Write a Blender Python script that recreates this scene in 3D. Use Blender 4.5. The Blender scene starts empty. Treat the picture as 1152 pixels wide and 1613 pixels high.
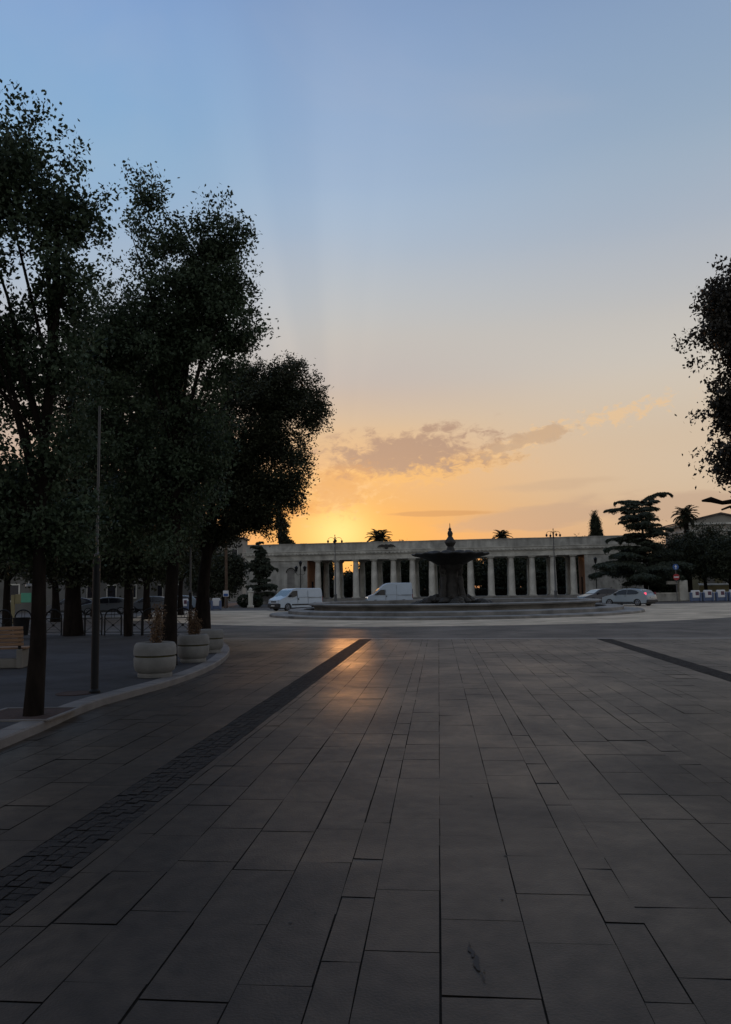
import bpy, math, random
import numpy as np
from mathutils import Vector, Matrix
PI = math.pi
R = math.radians
sc = bpy.context.scene
C = sc.collection

# ------------------------------------------------------------------ camera
F = 1212.0; W0 = 1152.0; H0 = 1613.0; EYE = 1.75
PITCH = 5.74; ROLL = -0.95
cd = bpy.data.cameras.new("camera"); cam = bpy.data.objects.new("camera", cd); C.objects.link(cam)
cd.sensor_fit = 'VERTICAL'; cd.sensor_height = 24.0; cd.lens = F / H0 * 24.0
cd.clip_start = 0.05; cd.clip_end = 3000
CM = Matrix.Rotation(R(90 + PITCH), 3, 'X') @ Matrix.Rotation(R(ROLL), 3, 'Z')
cam.matrix_world = Matrix.Translation((0, 0, EYE)) @ CM.to_4x4()
sc.camera = cam

def ray(px, py):
    return CM @ Vector(((px - W0 / 2) / F, (H0 / 2 - py) / F, -1.0))
def ground(px, py, z=0.0):
    d = ray(px, py); t = (z - EYE) / d.z
    return Vector((d.x * t, d.y * t, z))
def at(px, py, Y):
    d = ray(px, py); t = Y / d.y
    return Vector((d.x * t, Y, EYE + d.z * t))
def azel(px, py):
    d = ray(px, py).normalized()
    return math.atan2(d.x, d.y), math.asin(d.z)

# ------------------------------------------------------------------ world
def s2l(c):
    return tuple((x / 255 / 12.92) if x / 255 <= 0.04045 else ((x / 255 + 0.055) / 1.055) ** 2.4 for x in c)
SUN_AZ, SUN_EL = azel(548, 853.5)
GLOW_AZ, GLOW_EL = azel(534, 850)
w = bpy.data.worlds.new("World"); sc.world = w; w.use_nodes = True
nt = w.node_tree; N = nt.nodes; Lk = nt.links
for n in list(N): N.remove(n)
def link(a, b): Lk.new(a, b)
def setin(sock, v):
    if isinstance(v, bpy.types.NodeSocket): link(v, sock)
    else: sock.default_value = v
def M(op, a, b=None, c=None, clamp=False):
    n = N.new('ShaderNodeMath'); n.operation = op; n.use_clamp = clamp
    setin(n.inputs[0], a)
    if b is not None: setin(n.inputs[1], b)
    if c is not None: setin(n.inputs[2], c)
    return n.outputs[0]
def col(c): return (c[0], c[1], c[2], 1.0)
def mixc(f, a, b, mode='MIX'):
    n = N.new('ShaderNodeMix'); n.data_type = 'RGBA'; n.blend_type = mode
    setin(n.inputs[0], f); setin(n.inputs[6], a); setin(n.inputs[7], b)
    return n.outputs[2]
def ramp(f, stops, interp='B_SPLINE'):
    n = N.new('ShaderNodeValToRGB'); setin(n.inputs[0], f); cr = n.color_ramp
    cr.interpolation = interp
    while len(cr.elements) < len(stops): cr.elements.new(0.5)
    for e, (p, c) in zip(cr.elements, stops): e.position = p; e.color = col(c)
    return n.outputs[0]
def noise(vec, scale, detail=6, rough=0.55, dist=0.0):
    n = N.new('ShaderNodeTexNoise'); setin(n.inputs['Vector'], vec)
    n.inputs['Scale'].default_value = scale; n.inputs['Detail'].default_value = detail
    n.inputs['Roughness'].default_value = rough; n.inputs['Distortion'].default_value = dist
    return n.outputs[0]
def comb(x, y, z=0.0):
    n = N.new('ShaderNodeCombineXYZ'); setin(n.inputs[0], x); setin(n.inputs[1], y); setin(n.inputs[2], z)
    return n.outputs[0]
def gauss(u, v, u0, v0, su, sv, rot=0.0):
    du = M('SUBTRACT', u, u0); dv = M('SUBTRACT', v, v0)
    cr_, sr = math.cos(rot), math.sin(rot)
    a = M('ADD', M('MULTIPLY', du, cr_ / su), M('MULTIPLY', dv, sr / su))
    b = M('ADD', M('MULTIPLY', du, -sr / sv), M('MULTIPLY', dv, cr_ / sv))
    s = M('ADD', M('MULTIPLY', a, a), M('MULTIPLY', b, b))
    return M('EXPONENT', M('MULTIPLY', s, -1.0))
def sstep(x, lo, hi):
    n = N.new('ShaderNodeMapRange'); n.interpolation_type = 'SMOOTHSTEP'
    setin(n.inputs[0], x); n.inputs[1].default_value = lo; n.inputs[2].default_value = hi
    return n.outputs[0]
tc = N.new('ShaderNodeTexCoord'); sx = N.new('ShaderNodeSeparateXYZ'); link(tc.outputs['Generated'], sx.inputs[0])
X, Y, Z = sx.outputs
az = M('ARCTAN2', X, Y); el = M('ARCSINE', Z)
U = M('MULTIPLY', az, 12.12); V = M('MULTIPLY', el, 12.12)      # about 100 photograph pixels per unit
t = M('MULTIPLY', M('MAXIMUM', el, 0.0), 180 / PI / 60, clamp=True)
near = ramp(t, [(0.0, s2l((236, 156, 92))), (0.06, s2l((238, 168, 92))), (0.10, s2l((224, 168, 104))), (0.145, s2l((225, 178, 128))), (0.20, s2l((211, 183, 152))),
                (0.25, s2l((190, 180, 173))), (0.32, s2l((189, 189, 188))), (0.40, s2l((174, 187, 202))), (0.48, s2l((157, 180, 208))), (0.65, s2l((132, 159, 198))), (1.0, s2l((108, 134, 176)))], 'CARDINAL')
far = ramp(t, [(0.0, s2l((190, 160, 140))), (0.06, s2l((200, 172, 146))), (0.115, s2l((207, 186, 162))), (0.18, s2l((207, 189, 168))), (0.25, s2l((205, 196, 184))),
               (0.32, s2l((190, 189, 188))), (0.40, s2l((170, 180, 193))), (0.50, s2l((151, 171, 193))), (0.65, s2l((130, 154, 188))), (1.0, s2l((108, 132, 172)))], 'CARDINAL')
left = ramp(t, [(0.0, s2l((214, 150, 104))), (0.2, s2l((196, 178, 165))), (0.33, s2l((179, 187, 198))), (0.42, s2l((156, 180, 206))), (0.51, s2l((139, 176, 211))),
                (0.65, s2l((128, 161, 207))), (1.0, s2l((106, 136, 184)))], 'CARDINAL')
daz = M('SUBTRACT', az, GLOW_AZ)
wn = M('EXPONENT', M('MULTIPLY', M('MULTIPLY', daz, daz), -1 / 0.075))
base = mixc(wn, far, near)
base = mixc(sstep(daz, 0.02, -0.30), base, left)
rear = ramp(t, [(0.0, (0.43, 0.42, 0.41)), (0.35, (0.41, 0.42, 0.44)), (1.0, (0.20, 0.26, 0.38))])
base = mixc(sstep(M('COSINE', az), 0.45, -0.35), base, rear)
# glow of the sun sunk behind the portico
su, sv = GLOW_AZ * 12.12, GLOW_EL * 12.12
g1 = gauss(U, V, su, sv, 1.25, 0.75); g2 = gauss(U, V, su, sv + 0.1, 0.5, 0.42)
base = mixc(M('MULTIPLY', g1, 0.40), base, col((0.98, 0.50, 0.13)))
base = mixc(M('MULTIPLY', g2, 0.85), base, col((1.06, 0.80, 0.30)))
# faint crepuscular rays fanning from the sun
th = M('ARCTAN2', M('SUBTRACT', U, su), M('SUBTRACT', V, sv))
rr = M('MULTIPLY', M('SUBTRACT', V, sv), 1 / 9.0)
rayr = ramp(M('MULTIPLY_ADD', th, 1 / 1.6, 0.5, clamp=True),
            [(p_, (v_,) * 3) for p_, v_ in ((0.0, 0.5), (0.22, 0.5), (0.25, 0.485), (0.285, 0.50), (0.315, 0.555), (0.35, 0.55), (0.385, 0.46), (0.42, 0.455), (0.45, 0.465), (0.476, 0.53),
             (0.50, 0.545), (0.545, 0.525), (0.57, 0.515), (0.60, 0.53), (0.66, 0.505), (0.72, 0.5), (1.0, 0.5))], 'LINEAR')
rayf = M('MULTIPLY', M('SUBTRACT', rayr, 0.5), M('MULTIPLY', sstep(rr, 0.05, 0.3), sstep(rr, 1.1, 0.5)))
rayf = M('ADD', M('MULTIPLY', rayf, 0.9), 1.0)
cmb = N.new('ShaderNodeCombineColor')
setin(cmb.inputs[0], rayf); setin(cmb.inputs[1], M('MULTIPLY_ADD', rayf, 0.75, 0.25)); setin(cmb.inputs[2], M('MULTIPLY_ADD', rayf, 0.45, 0.55))
base = mixc(1.0, base, cmb.outputs[0], 'MULTIPLY')
# soft high veil
veil = noise(comb(M('MULTIPLY', U, 0.35), M('MULTIPLY', V, 0.8)), 0.5, 4, 0.5, 0.4)
base = mixc(M('MULTIPLY', sstep(veil, 0.45, 0.8), 0.18), base, col((0.62, 0.55, 0.52)))
# clouds
def cl(px, py):
    a, e = azel(px, py); return a * 12.12, e * 12.12
cv = comb(U, M('MULTIPLY', V, 2.1), 3.7)
nlo = noise(cv, 1.6, 4, 0.5, 0.2); nhi = noise(comb(U, M('MULTIPLY', V, 1.7), 8.2), 5.5, 8, 0.62, 0.5)
n1 = M('MULTIPLY_ADD', M('SUBTRACT', M('ADD', M('MULTIPLY', nlo, 0.5), M('MULTIPLY', nhi, 0.5)), 0.5), 1.6, 0.5)
def cloud(base, g, lo, hi, c, amt, nz):
    m = sstep(M('ADD', M('MULTIPLY', g, 0.55), nz), lo, hi)
    m = M('MULTIPLY', m, sstep(g, 0.03, 0.30))
    return mixc(M('MULTIPLY', m, amt), base, col(c)), m
a, b = cl(650, 712)
gA = gauss(U, V, a, b, 1.7, 0.44, 0.06)
a, b = cl(840, 690); gB = gauss(U, V, a, b, 1.1, 0.17, 0.27)
a, b = cl(980, 652); gC = gauss(U, V, a, b, 0.9, 0.17, 0.22)
a, b = cl(530, 770); gD = gauss(U, V, a, b, 1.0, 0.50, 0.2)
n2 = M('MULTIPLY_ADD', M('SUBTRACT', noise(comb(U, M('MULTIPLY', V, 1.6), 9.1), 5.5, 8, 0.62, 0.4), 0.5), 1.8, 0.5)
a, b = cl(640, 738); gA2 = gauss(U, V, a, b, 1.6, 0.30, 0.12)
base, m = cloud(base, M('MAXIMUM', M('MAXIMUM', gB, gC), gD), 0.76, 1.05, s2l((238, 194, 140)), 0.55, n2)
base, m = cloud(base, gA2, 0.62, 0.92, s2l((238, 184, 114)), 0.7, n1)
base, m = cloud(base, gA, 0.72, 0.98, s2l((172, 144, 128)), 0.95, n1)
base, m = cloud(base, gB, 0.80, 1.0, s2l((196, 166, 138)), 0.85, n1)
base, m = cloud(base, gD, 0.80, 1.02, s2l((214, 160, 110)), 0.6, n1)
a, b = cl(860, 815); gE = gauss(U, V, a, b, 1.5, 0.17, 0.06)
a, b = cl(1060, 800); gF = gauss(U, V, a, b, 1.5, 0.26, 0.0)
a, b = cl(690, 809); gG = gauss(U, V, a, b, 1.0, 0.045, 0.0)
a, b = cl(880, 762); gH = gauss(U, V, a, b, 1.3, 0.10, 0.05)
a, b = cl(470, 800); gI = gauss(U, V, a, b, 0.8, 0.18, 0.15)
n3 = noise(comb(M('MULTIPLY', U, 0.55), M('MULTIPLY', V, 2.2), 5.5), 1.4, 8, 0.55, 0.25)
base, m = cloud(base, M('MAXIMUM', gE, M('MULTIPLY', gF, 0.9)), 0.62, 0.88, s2l((186, 158, 138)), 0.6, n3)
base, m = cloud(base, gG, 0.70, 0.9, s2l((200, 150, 104)), 0.8, n3)
base, m = cloud(base, gH, 0.66, 0.95, s2l((196, 168, 142)), 0.5, n3)
base, m = cloud(base, gI, 0.70, 0.98, s2l((216, 150, 92)), 0.6, n3)
# below the horizon the world is dull earth
base = mixc(sstep(Z, -0.005, -0.05), base, col((0.05, 0.05, 0.055)))
# a little of the physical dusk sky
sky = N.new('ShaderNodeTexSky'); sky.sky_type = 'NISHITA'; sky.sun_disc = False
sky.sun_elevation = SUN_EL; sky.sun_rotation = SUN_AZ; sky.air_density = 1.2; sky.dust_density = 2.0
bg1 = N.new('ShaderNodeBackground'); link(base, bg1.inputs[0]); bg1.inputs[1].default_value = 0.97
bg2 = N.new('ShaderNodeBackground'); link(sky.outputs[0], bg2.inputs[0]); bg2.inputs[1].default_value = 0.006
ad = N.new('ShaderNodeAddShader'); link(bg1.outputs[0], ad.inputs[0]); link(bg2.outputs[0], ad.inputs[1])
wo = N.new('ShaderNodeOutputWorld'); link(ad.outputs[0], wo.inputs[0])

# ------------------------------------------------------------------ sun (just above the horizon, seen only through the colonnade)
sl = bpy.data.lights.new("sun", 'SUN'); sl.energy = 0.3; sl.angle = R(0.6); sl.color = (1.0, 0.42, 0.12)
so = bpy.data.objects.new("sun", sl); C.objects.link(so)
sd = Vector((math.sin(SUN_AZ) * math.cos(SUN_EL), math.cos(SUN_AZ) * math.cos(SUN_EL), math.sin(SUN_EL)))
so.rotation_euler = sd.to_track_quat('Z', 'Y').to_euler(); so.location = sd * 400
sc.view_settings.view_transform = 'Standard'; sc.view_settings.look = 'None'
sc.view_settings.exposure = 0.0; sc.view_settings.gamma = 1.0

# ------------------------------------------------------------------ materials
def mat(name, c, rough=0.8, var=0.15, scale=3.0, bump=0.0, bscale=20.0, metal=0.0, spec=0.5, c2=None, attr=None, attr_amt=0.3, stretch=None, emit=None, estr=0.0, coat=0.0):
    m = bpy.data.materials.new(name); m.use_nodes = True
    t_ = m.node_tree; n = t_.nodes; l = t_.links; p = n['Principled BSDF']
    p.inputs['Roughness'].default_value = rough; p.inputs['Metallic'].default_value = metal
    p.inputs['Specular IOR Level'].default_value = spec; p.inputs['Coat Weight'].default_value = coat
    co = n.new('ShaderNodeTexCoord'); src = co.outputs['Object']
    if stretch:
        mp = n.new('ShaderNodeMapping'); mp.inputs['Scale'].default_value = stretch; l.new(src, mp.inputs[0]); src = mp.outputs[0]
    nz = n.new('ShaderNodeTexNoise'); l.new(src, nz.inputs['Vector']); nz.inputs['Scale'].default_value = scale; nz.inputs['Detail'].default_value = 6
    mr = n.new('ShaderNodeMapRange'); mr.inputs[1].default_value = 0.3; mr.inputs[2].default_value = 0.7; l.new(nz.outputs[0], mr.inputs[0])
    mx = n.new('ShaderNodeMix'); mx.data_type = 'RGBA'; l.new(mr.outputs[0], mx.inputs[0])
    if c2 is None: c2 = tuple(x * (1 - 2 * var) for x in c)
    mx.inputs[6].default_value = col(c); mx.inputs[7].default_value = col(c2)
    out = mx.outputs[2]
    if attr:
        at_ = n.new('ShaderNodeAttribute'); at_.attribute_name = attr
        mm = n.new('ShaderNodeMath'); mm.operation = 'MULTIPLY_ADD'; l.new(at_.outputs['Fac'], mm.inputs[0]); mm.inputs[1].default_value = 2 * attr_amt; mm.inputs[2].default_value = 1 - attr_amt
        vm = n.new('ShaderNodeVectorMath'); vm.operation = 'SCALE'; l.new(out, vm.inputs[0]); l.new(mm.outputs[0], vm.inputs['Scale'])
        out = vm.outputs[0]
    if name in ('slab_stone', 'asphalt', 'worn_road', 'pale_limestone', 'streaked_limestone', 'fountain_stone', 'sidewalk_asphalt'):
        bn = n.new('ShaderNodeTexNoise'); l.new(co.outputs['Object'], bn.inputs['Vector']); bn.inputs['Scale'].default_value = 0.45; bn.inputs['Detail'].default_value = 9; bn.inputs['Roughness'].default_value = 0.68; bn.inputs['Distortion'].default_value = 0.6
        br = n.new('ShaderNodeMapRange'); br.inputs[1].default_value = 0.38; br.inputs[2].default_value = 0.66; br.inputs[3].default_value = 1.18; br.inputs[4].default_value = 0.62; l.new(bn.outputs[0], br.inputs[0])
        v2 = n.new('ShaderNodeVectorMath'); v2.operation = 'SCALE'; l.new(out, v2.inputs[0]); l.new(br.outputs[0], v2.inputs['Scale']); out = v2.outputs[0]
        rr = n.new('ShaderNodeMapRange'); rr.inputs[1].default_value = 0.3; rr.inputs[2].default_value = 0.7; rr.inputs[3].default_value = rough - 0.08; rr.inputs[4].default_value = rough + 0.12; l.new(bn.outputs[0], rr.inputs[0]); l.new(rr.outputs[0], p.inputs['Roughness'])
    l.new(out, p.inputs['Base Color'])
    if bump:
        bz = n.new('ShaderNodeTexNoise'); l.new(src, bz.inputs['Vector']); bz.inputs['Scale'].default_value = bscale; bz.inputs['Detail'].default_value = 5
        bp = n.new('ShaderNodeBump'); bp.inputs['Strength'].default_value = bump; bp.inputs['Distance'].default_value = 0.02
        l.new(bz.outputs[0], bp.inputs['Height']); l.new(bp.outputs[0], p.inputs['Normal'])
    if emit:
        p.inputs['Emission Color'].default_value = col(emit); p.inputs['Emission Strength'].default_value = estr
    return m
def leafmat(name, c, trans=0.25):
    m = bpy.data.materials.new(name); m.use_nodes = True
    t_ = m.node_tree; n = t_.nodes; l = t_.links; p = n['Principled BSDF']; p.inputs['Roughness'].default_value = 0.6
    p.inputs['Specular IOR Level'].default_value = 0.25
    a_ = n.new('ShaderNodeAttribute'); a_.attribute_name = 'tint'
    mx = n.new('ShaderNodeMix'); mx.data_type = 'RGBA'; l.new(a_.outputs['Fac'], mx.inputs[0])
    mx.inputs[6].default_value = col(tuple(x * 0.55 for x in c)); mx.inputs[7].default_value = col(tuple(x * 1.45 for x in c))
    l.new(mx.outputs[2], p.inputs['Base Color'])
    if trans:
        tr = n.new('ShaderNodeBsdfTranslucent'); l.new(mx.outputs[2], tr.inputs[0])
        ms = n.new('ShaderNodeMixShader'); ms.inputs[0].default_value = trans
        l.new(p.outputs[0], ms.inputs[1]); l.new(tr.outputs[0], ms.inputs[2]); l.new(ms.outputs[0], n['Material Output'].inputs[0])
    return m
MT = dict(
    slab=mat('slab_stone', (0.054, 0.040, 0.028), 0.50, 0.24, 7.0, 0.16, 70, attr='tint', attr_amt=0.28, spec=0.30),
    joint=mat('joint_grit', (0.019, 0.0155, 0.0125), 0.9, 0.2, 8, 0.3, 60, spec=0.1),
    cobble=mat('cobble_stone', (0.027, 0.024, 0.022), 0.8, 0.2, 30, 0.4, 80, attr='tint', attr_amt=0.18, spec=0.2),
    asphalt=mat('asphalt', (0.100, 0.080, 0.062), 0.72, 0.14, 0.5, 0.4, 70, spec=0.4),
    ringroad=mat('worn_road', (0.58, 0.46, 0.32), 0.75, 0.12, 0.35, 0.3, 50, spec=0.35),
    earth=mat('far_ground', (0.09, 0.085, 0.08), 0.9, 0.2, 0.1),
    border=mat('border_stone', (0.15, 0.135, 0.12), 0.6, 0.15, 3, 0.2, 40),
    sidewalk=mat('sidewalk_asphalt', (0.042, 0.041, 0.044), 0.85, 0.15, 2.2, 0.4, 80, spec=0.3),
    kerb=mat('kerb_limestone', (0.17, 0.155, 0.145), 0.75, 0.18, 2.5, 0.3, 30),
    soil=mat('reddish_soil', (0.05, 0.025, 0.02), 0.95, 0.25, 12, 0.7, 50),
    lime=mat('pale_limestone', (0.60, 0.58, 0.51), 0.85, 0.12, 0.9, 0.15, 15, attr=None),
    limew=mat('streaked_limestone', (0.48, 0.465, 0.415), 0.88, 0.2, 0.7, 0.15, 12, stretch=(2.5, 2.5, 0.5)),
    orangelit=mat('orange_lit_plaster', (0.42, 0.20, 0.10), 0.9, 0.15, 1.2),  # orange evening light on the inner end walls is put into this colour
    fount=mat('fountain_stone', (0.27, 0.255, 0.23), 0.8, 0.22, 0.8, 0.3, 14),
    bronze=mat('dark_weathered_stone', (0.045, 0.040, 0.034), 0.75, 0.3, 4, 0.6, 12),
    water=mat('water', (0.02, 0.03, 0.03), 0.08, 0.1, 2, 0.25, 6),
    white=mat('white_paint', (0.42, 0.50, 0.58), 0.35, 0.03, 1.5, coat=0.4),
    silver=mat('silver_paint', (0.22, 0.27, 0.31), 0.3, 0.04, 1.5, metal=0.35, coat=0.5),
    navy=mat('dark_blue_paint', (0.015, 0.017, 0.03), 0.25, 0.05, 1.5, coat=0.6),
    grey=mat('grey_paint', (0.10, 0.11, 0.12), 0.3, 0.05, 1.5, coat=0.5),
    glass=mat('dark_glass', (0.010, 0.011, 0.014), 0.12, 0.05, 1, spec=0.5),
    glassl=mat('windscreen_glass', (0.02, 0.025, 0.03), 0.12, 0.05, 1, spec=0.8, coat=0.6),
    rubber=mat('tyre_rubber', (0.012, 0.012, 0.012), 0.85, 0.1, 8),
    plastic=mat('black_plastic', (0.018, 0.018, 0.02), 0.6, 0.1, 5),
    rim=mat('wheel_alloy', (0.28, 0.29, 0.31), 0.4, 0.1, 5, metal=0.6),
    tail=mat('lit_brake_light', (0.6, 0.04, 0.06), 0.4, 0.02, 3, emit=(1.0, 0.10, 0.18), estr=1.2),
    tailoff=mat('red_lamp_plastic', (0.25, 0.01, 0.015), 0.3, 0.02, 3),
    head=mat('lit_headlight', (0.8, 0.8, 0.78), 0.3, 0.02, 3, emit=(1.0, 0.85, 0.7), estr=0.7),
    headoff=mat('headlight_lens', (0.45, 0.47, 0.5), 0.15, 0.02, 3),
    plate=mat('number_plate', (0.5, 0.5, 0.48), 0.5, 0.02, 3),
    iron=mat('black_iron', (0.008, 0.008, 0.009), 0.6, 0.15, 8, spec=0.25),
    galv=mat('grey_painted_steel', (0.10, 0.10, 0.10), 0.5, 0.12, 5),
    lampg=mat('lantern_glass', (0.40, 0.40, 0.38), 0.2, 0.05, 3),
    wood=mat('bench_wood', (0.30, 0.17, 0.09), 0.65, 0.22, 5, 0.3, 20, stretch=(1, 8, 8)),
    conc=mat('planter_concrete', (0.215, 0.21, 0.195), 0.85, 0.16, 3.5, 0.5, 45),
    concd=mat('bench_concrete', (0.20, 0.185, 0.16), 0.85, 0.15, 3, 0.3, 30),
    groove=mat('olive_groove', (0.075, 0.065, 0.02), 0.9, 0.3, 9, 0.3, 30),  # darker olive band between the two bowls
    bark=mat('bark', (0.020, 0.015, 0.012), 0.95, 0.3, 9, 0.9, 18, spec=0.1, stretch=(1, 1, 0.3)),
    palebark=mat('pale_bark', (0.13, 0.09, 0.065), 0.9, 0.2, 5, 0.5, 12, spec=0.1),
    leafA=leafmat('lime_leaves', (0.050, 0.072, 0.038)),
    leafB=leafmat('oak_leaves', (0.028, 0.033, 0.015), 0.08),
    leafC=leafmat('cedar_needles', (0.045, 0.055, 0.036), 0.1),
    leafD=leafmat('garden_leaves', (0.034, 0.040, 0.022), 0.12),
    leafP=leafmat('palm_leaves', (0.030, 0.036, 0.018), 0.1),
    leafR=leafmat('brownish_leaves', (0.045, 0.040, 0.030), 0.2),  # browner and duller than the lime leaves
    dry=leafmat('dry_leaves', (0.15, 0.095, 0.055), 0.3),
    hedge=leafmat('hedge_leaves', (0.02, 0.03, 0.015), 0.08),
    green=mat('green_panel', (0.10, 0.34, 0.24), 0.5, 0.1, 3, emit=(0.10, 0.45, 0.30), estr=0.06),
    red=mat('sign_red', (0.35, 0.02, 0.025), 0.5, 0.05, 3),
    blue=mat('sign_blue', (0.03, 0.10, 0.32), 0.5, 0.05, 3),
    signw=mat('sign_white', (0.7, 0.7, 0.7), 0.5, 0.03, 3),
    poster=mat('dark_poster', (0.06, 0.05, 0.08), 0.5, 0.5, 7, c2=(0.16, 0.05, 0.08)),
    bluegrey=mat('blue_plastic', (0.10, 0.14, 0.24), 0.55, 0.05, 3),
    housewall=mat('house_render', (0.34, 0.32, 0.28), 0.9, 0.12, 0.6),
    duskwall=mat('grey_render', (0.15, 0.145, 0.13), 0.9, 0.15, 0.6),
    stain=mat('spill_stain', (0.016, 0.014, 0.013), 0.7, 0.3, 60),
    houseyel=mat('yellow_render', (0.36, 0.31, 0.17), 0.9, 0.15, 1.0),
    roof=mat('roof_tile', (0.13, 0.10, 0.085), 0.9, 0.2, 2.0),
    window=mat('window_dark', (0.02, 0.02, 0.025), 0.2, 0.1, 2),
    flower=mat('pale_flowers', (0.45, 0.43, 0.38), 0.8, 0.2, 5),
)

# ------------------------------------------------------------------ helpers
rng = np.random.default_rng(7); rnd = random.Random(7)
class MB:
    def __init__(s): s.v = []; s.f = []
    def add(s, vs, fs):
        b = len(s.v); s.v += [tuple(v) for v in vs]; s.f += [tuple(i + b for i in f) for f in fs]; return s
    def box(s, x0, x1, y0, y1, z0, z1, m=None):
        vs = [Vector(p) for p in [(x0, y0, z0), (x1, y0, z0), (x1, y1, z0), (x0, y1, z0), (x0, y0, z1), (x1, y0, z1), (x1, y1, z1), (x0, y1, z1)]]
        if m: vs = [m @ v for v in vs]
        return s.add(vs, [(0, 3, 2, 1), (4, 5, 6, 7), (0, 1, 5, 4), (1, 2, 6, 5), (2, 3, 7, 6), (3, 0, 4, 7)])
    def bbox(s, x0, x1, y0, y1, z0, z1, b=0.02, m=None):   # chamfered box
        rings = []
        for z, i in ((z0, b), (z0 + b, 0), (z1 - b, 0), (z1, b)):
            a0, a1, c0, c1 = x0 + i, x1 - i, y0 + i, y1 - i
            rings.append([(a0 + b, c0, z), (a1 - b, c0, z), (a1, c0 + b, z), (a1, c1 - b, z), (a1 - b, c1, z), (a0 + b, c1, z), (a0, c1 - b, z), (a0, c0 + b, z)])
        if m: rings = [[tuple(m @ Vector(p)) for p in r] for r in rings]
        return s.rings(rings, True)
    def rings(s, rings, cap=True, closed=True):
        b = len(s.v); n = len(rings[0])
        for r in rings: s.v += [tuple(p) for p in r]
        for k in range(len(rings) - 1):
            for i in range(n if closed else n - 1):
                j = (i + 1) % n
                s.f.append((b + k * n + i, b + k * n + j, b + (k + 1) * n + j, b + (k + 1) * n + i))
        if cap:
            s.f.append(tuple(b + i for i in reversed(range(n)))); o = b + (len(rings) - 1) * n
            s.f.append(tuple(o + i for i in range(n)))
        return s
    def lathe(s, prof, n=24, c=(0, 0), wob=0, cap=True):
        rs = []
        for k, (r, z) in enumerate(prof):
            rs.append([(c[0] + r * (1 + wob * math.sin(7 * a_ + k)) * math.cos(a_), c[1] + r * (1 + wob * math.sin(7 * a_ + k)) * math.sin(a_), z) for a_ in [2 * PI * i / n for i in range(n)]])
        return s.rings(rs, cap)
    def tube(s, pts, rad, n=8, cap=True):
        pts = [Vector(p) for p in pts]
        if not hasattr(rad, '__len__'): rad = [rad] * len(pts)
        rs = []; prev = None
        for i, p in enumerate(pts):
            d = (pts[min(i + 1, len(pts) - 1)] - pts[max(i - 1, 0)]).normalized()
            if prev is None:
                a_ = d.cross(Vector((0, 0, 1)));
                if a_.length < 1e-3: a_ = Vector((1, 0, 0))
                a_.normalize()
            else:
                a_ = (prev - d * prev.dot(d)).normalized()
            prev = a_; b_ = d.cross(a_)
            rs.append([p + (a_ * math.cos(q) + b_ * math.sin(q)) * rad[i] for q in [2 * PI * k / n for k in range(n)]])
        return s.rings(rs, cap)
    def disc(s, c, n_, r, th, k=20):   # short cylinder centred c with axis n_
        n_ = Vector(n_).normalized(); c = Vector(c)
        return s.tube([c - n_ * th / 2, c + n_ * th / 2], r, k)
    def poly(s, pts, th):             # polygon pts (3D, planar) extruded by vector th
        th = Vector(th); n = len(pts); b = len(s.v)
        s.v += [tuple(p) for p in pts] + [tuple(Vector(p) + th) for p in pts]
        s.f.append(tuple(b + i for i in range(n))); s.f.append(tuple(b + n + i for i in reversed(range(n))))
        for i in range(n): s.f.append((b + i, b + n + i, b + n + (i + 1) % n, b + (i + 1) % n))
        return s
    def build(s, name, m, parent=None, smooth=False, tints=None):
        me = bpy.data.meshes.new(name); me.from_pydata(s.v, [], s.f); me.validate()
        import bmesh
        bm = bmesh.new(); bm.from_mesh(me); bmesh.ops.recalc_face_normals(bm, faces=bm.faces); bm.to_mesh(me); bm.free()
        me.materials.append(MT[m])
        if tints is not None and len(tints) == len(me.polygons):
            a_ = me.attributes.new('tint', 'FLOAT', 'FACE'); a_.data.foreach_set('value', np.array(tints, dtype=np.float32))
        if smooth:
            me.polygons.foreach_set('use_smooth', [True] * len(me.polygons))
            me.set_sharp_from_angle(angle=R(35))
        o = bpy.data.objects.new(name, me); C.objects.link(o)
        if parent: o.parent = parent
        return o
def thing(name, label, cat, loc=(0, 0, 0), rz=0.0, group=None):
    o = bpy.data.objects.new(name, None); C.objects.link(o); o.location = loc; o.rotation_euler = (0, 0, rz)
    o.empty_display_size = 0.3
    return tag(o, label, cat, group)
def tag(o, label, cat, group=None):
    o['label'] = label; o['category'] = cat
    if group: o['group'] = group
    return o
def struct(o): o['kind'] = 'structure'; return o
def dup(root, loc, rz, label, group=None):
    r = root.copy(); C.objects.link(r); r.location = loc; r.rotation_euler = (0, 0, rz); r['label'] = label
    if group: r['group'] = group
    for ch in list(root.children):
        c = ch.copy(); C.objects.link(c); c.parent = r
        for g in ch.children:
            d = g.copy(); C.objects.link(d); d.parent = c
    return r

# ------------------------------------------------------------------ ground, roads, pavement
def flat(name, pts, z, m):
    mb = MB(); mb.v = [(p[0], p[1], z) for p in pts]; mb.f = [tuple(range(len(pts)))]
    return struct(mb.build(name, m))
FC = at(712, 945, 55.6); FX, FY = FC.x, 55.6            # fountain centre
flat('ground', [(-900, -300), (900, -300), (900, 1500), (-900, 1500)], -0.012, 'earth')
flat('road', [(-120, -10), (120, -10), (120, 92), (-120, 92)], -0.004, 'asphalt')
mb = MB(); nseg = 120; ro, ri = 20.0, 11.0
# the worn road ring and its two arms
ring_o = [(FX + ro * math.cos(a_), FY + ro * math.sin(a_)) for a_ in [2 * PI * i / nseg for i in range(nseg)]]
flat('road', ring_o, 0.002, 'ringroad')
def dirg(px, py, z=0): p = ground(px, py, z); return (p.x, p.y)
mb = MB()
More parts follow.
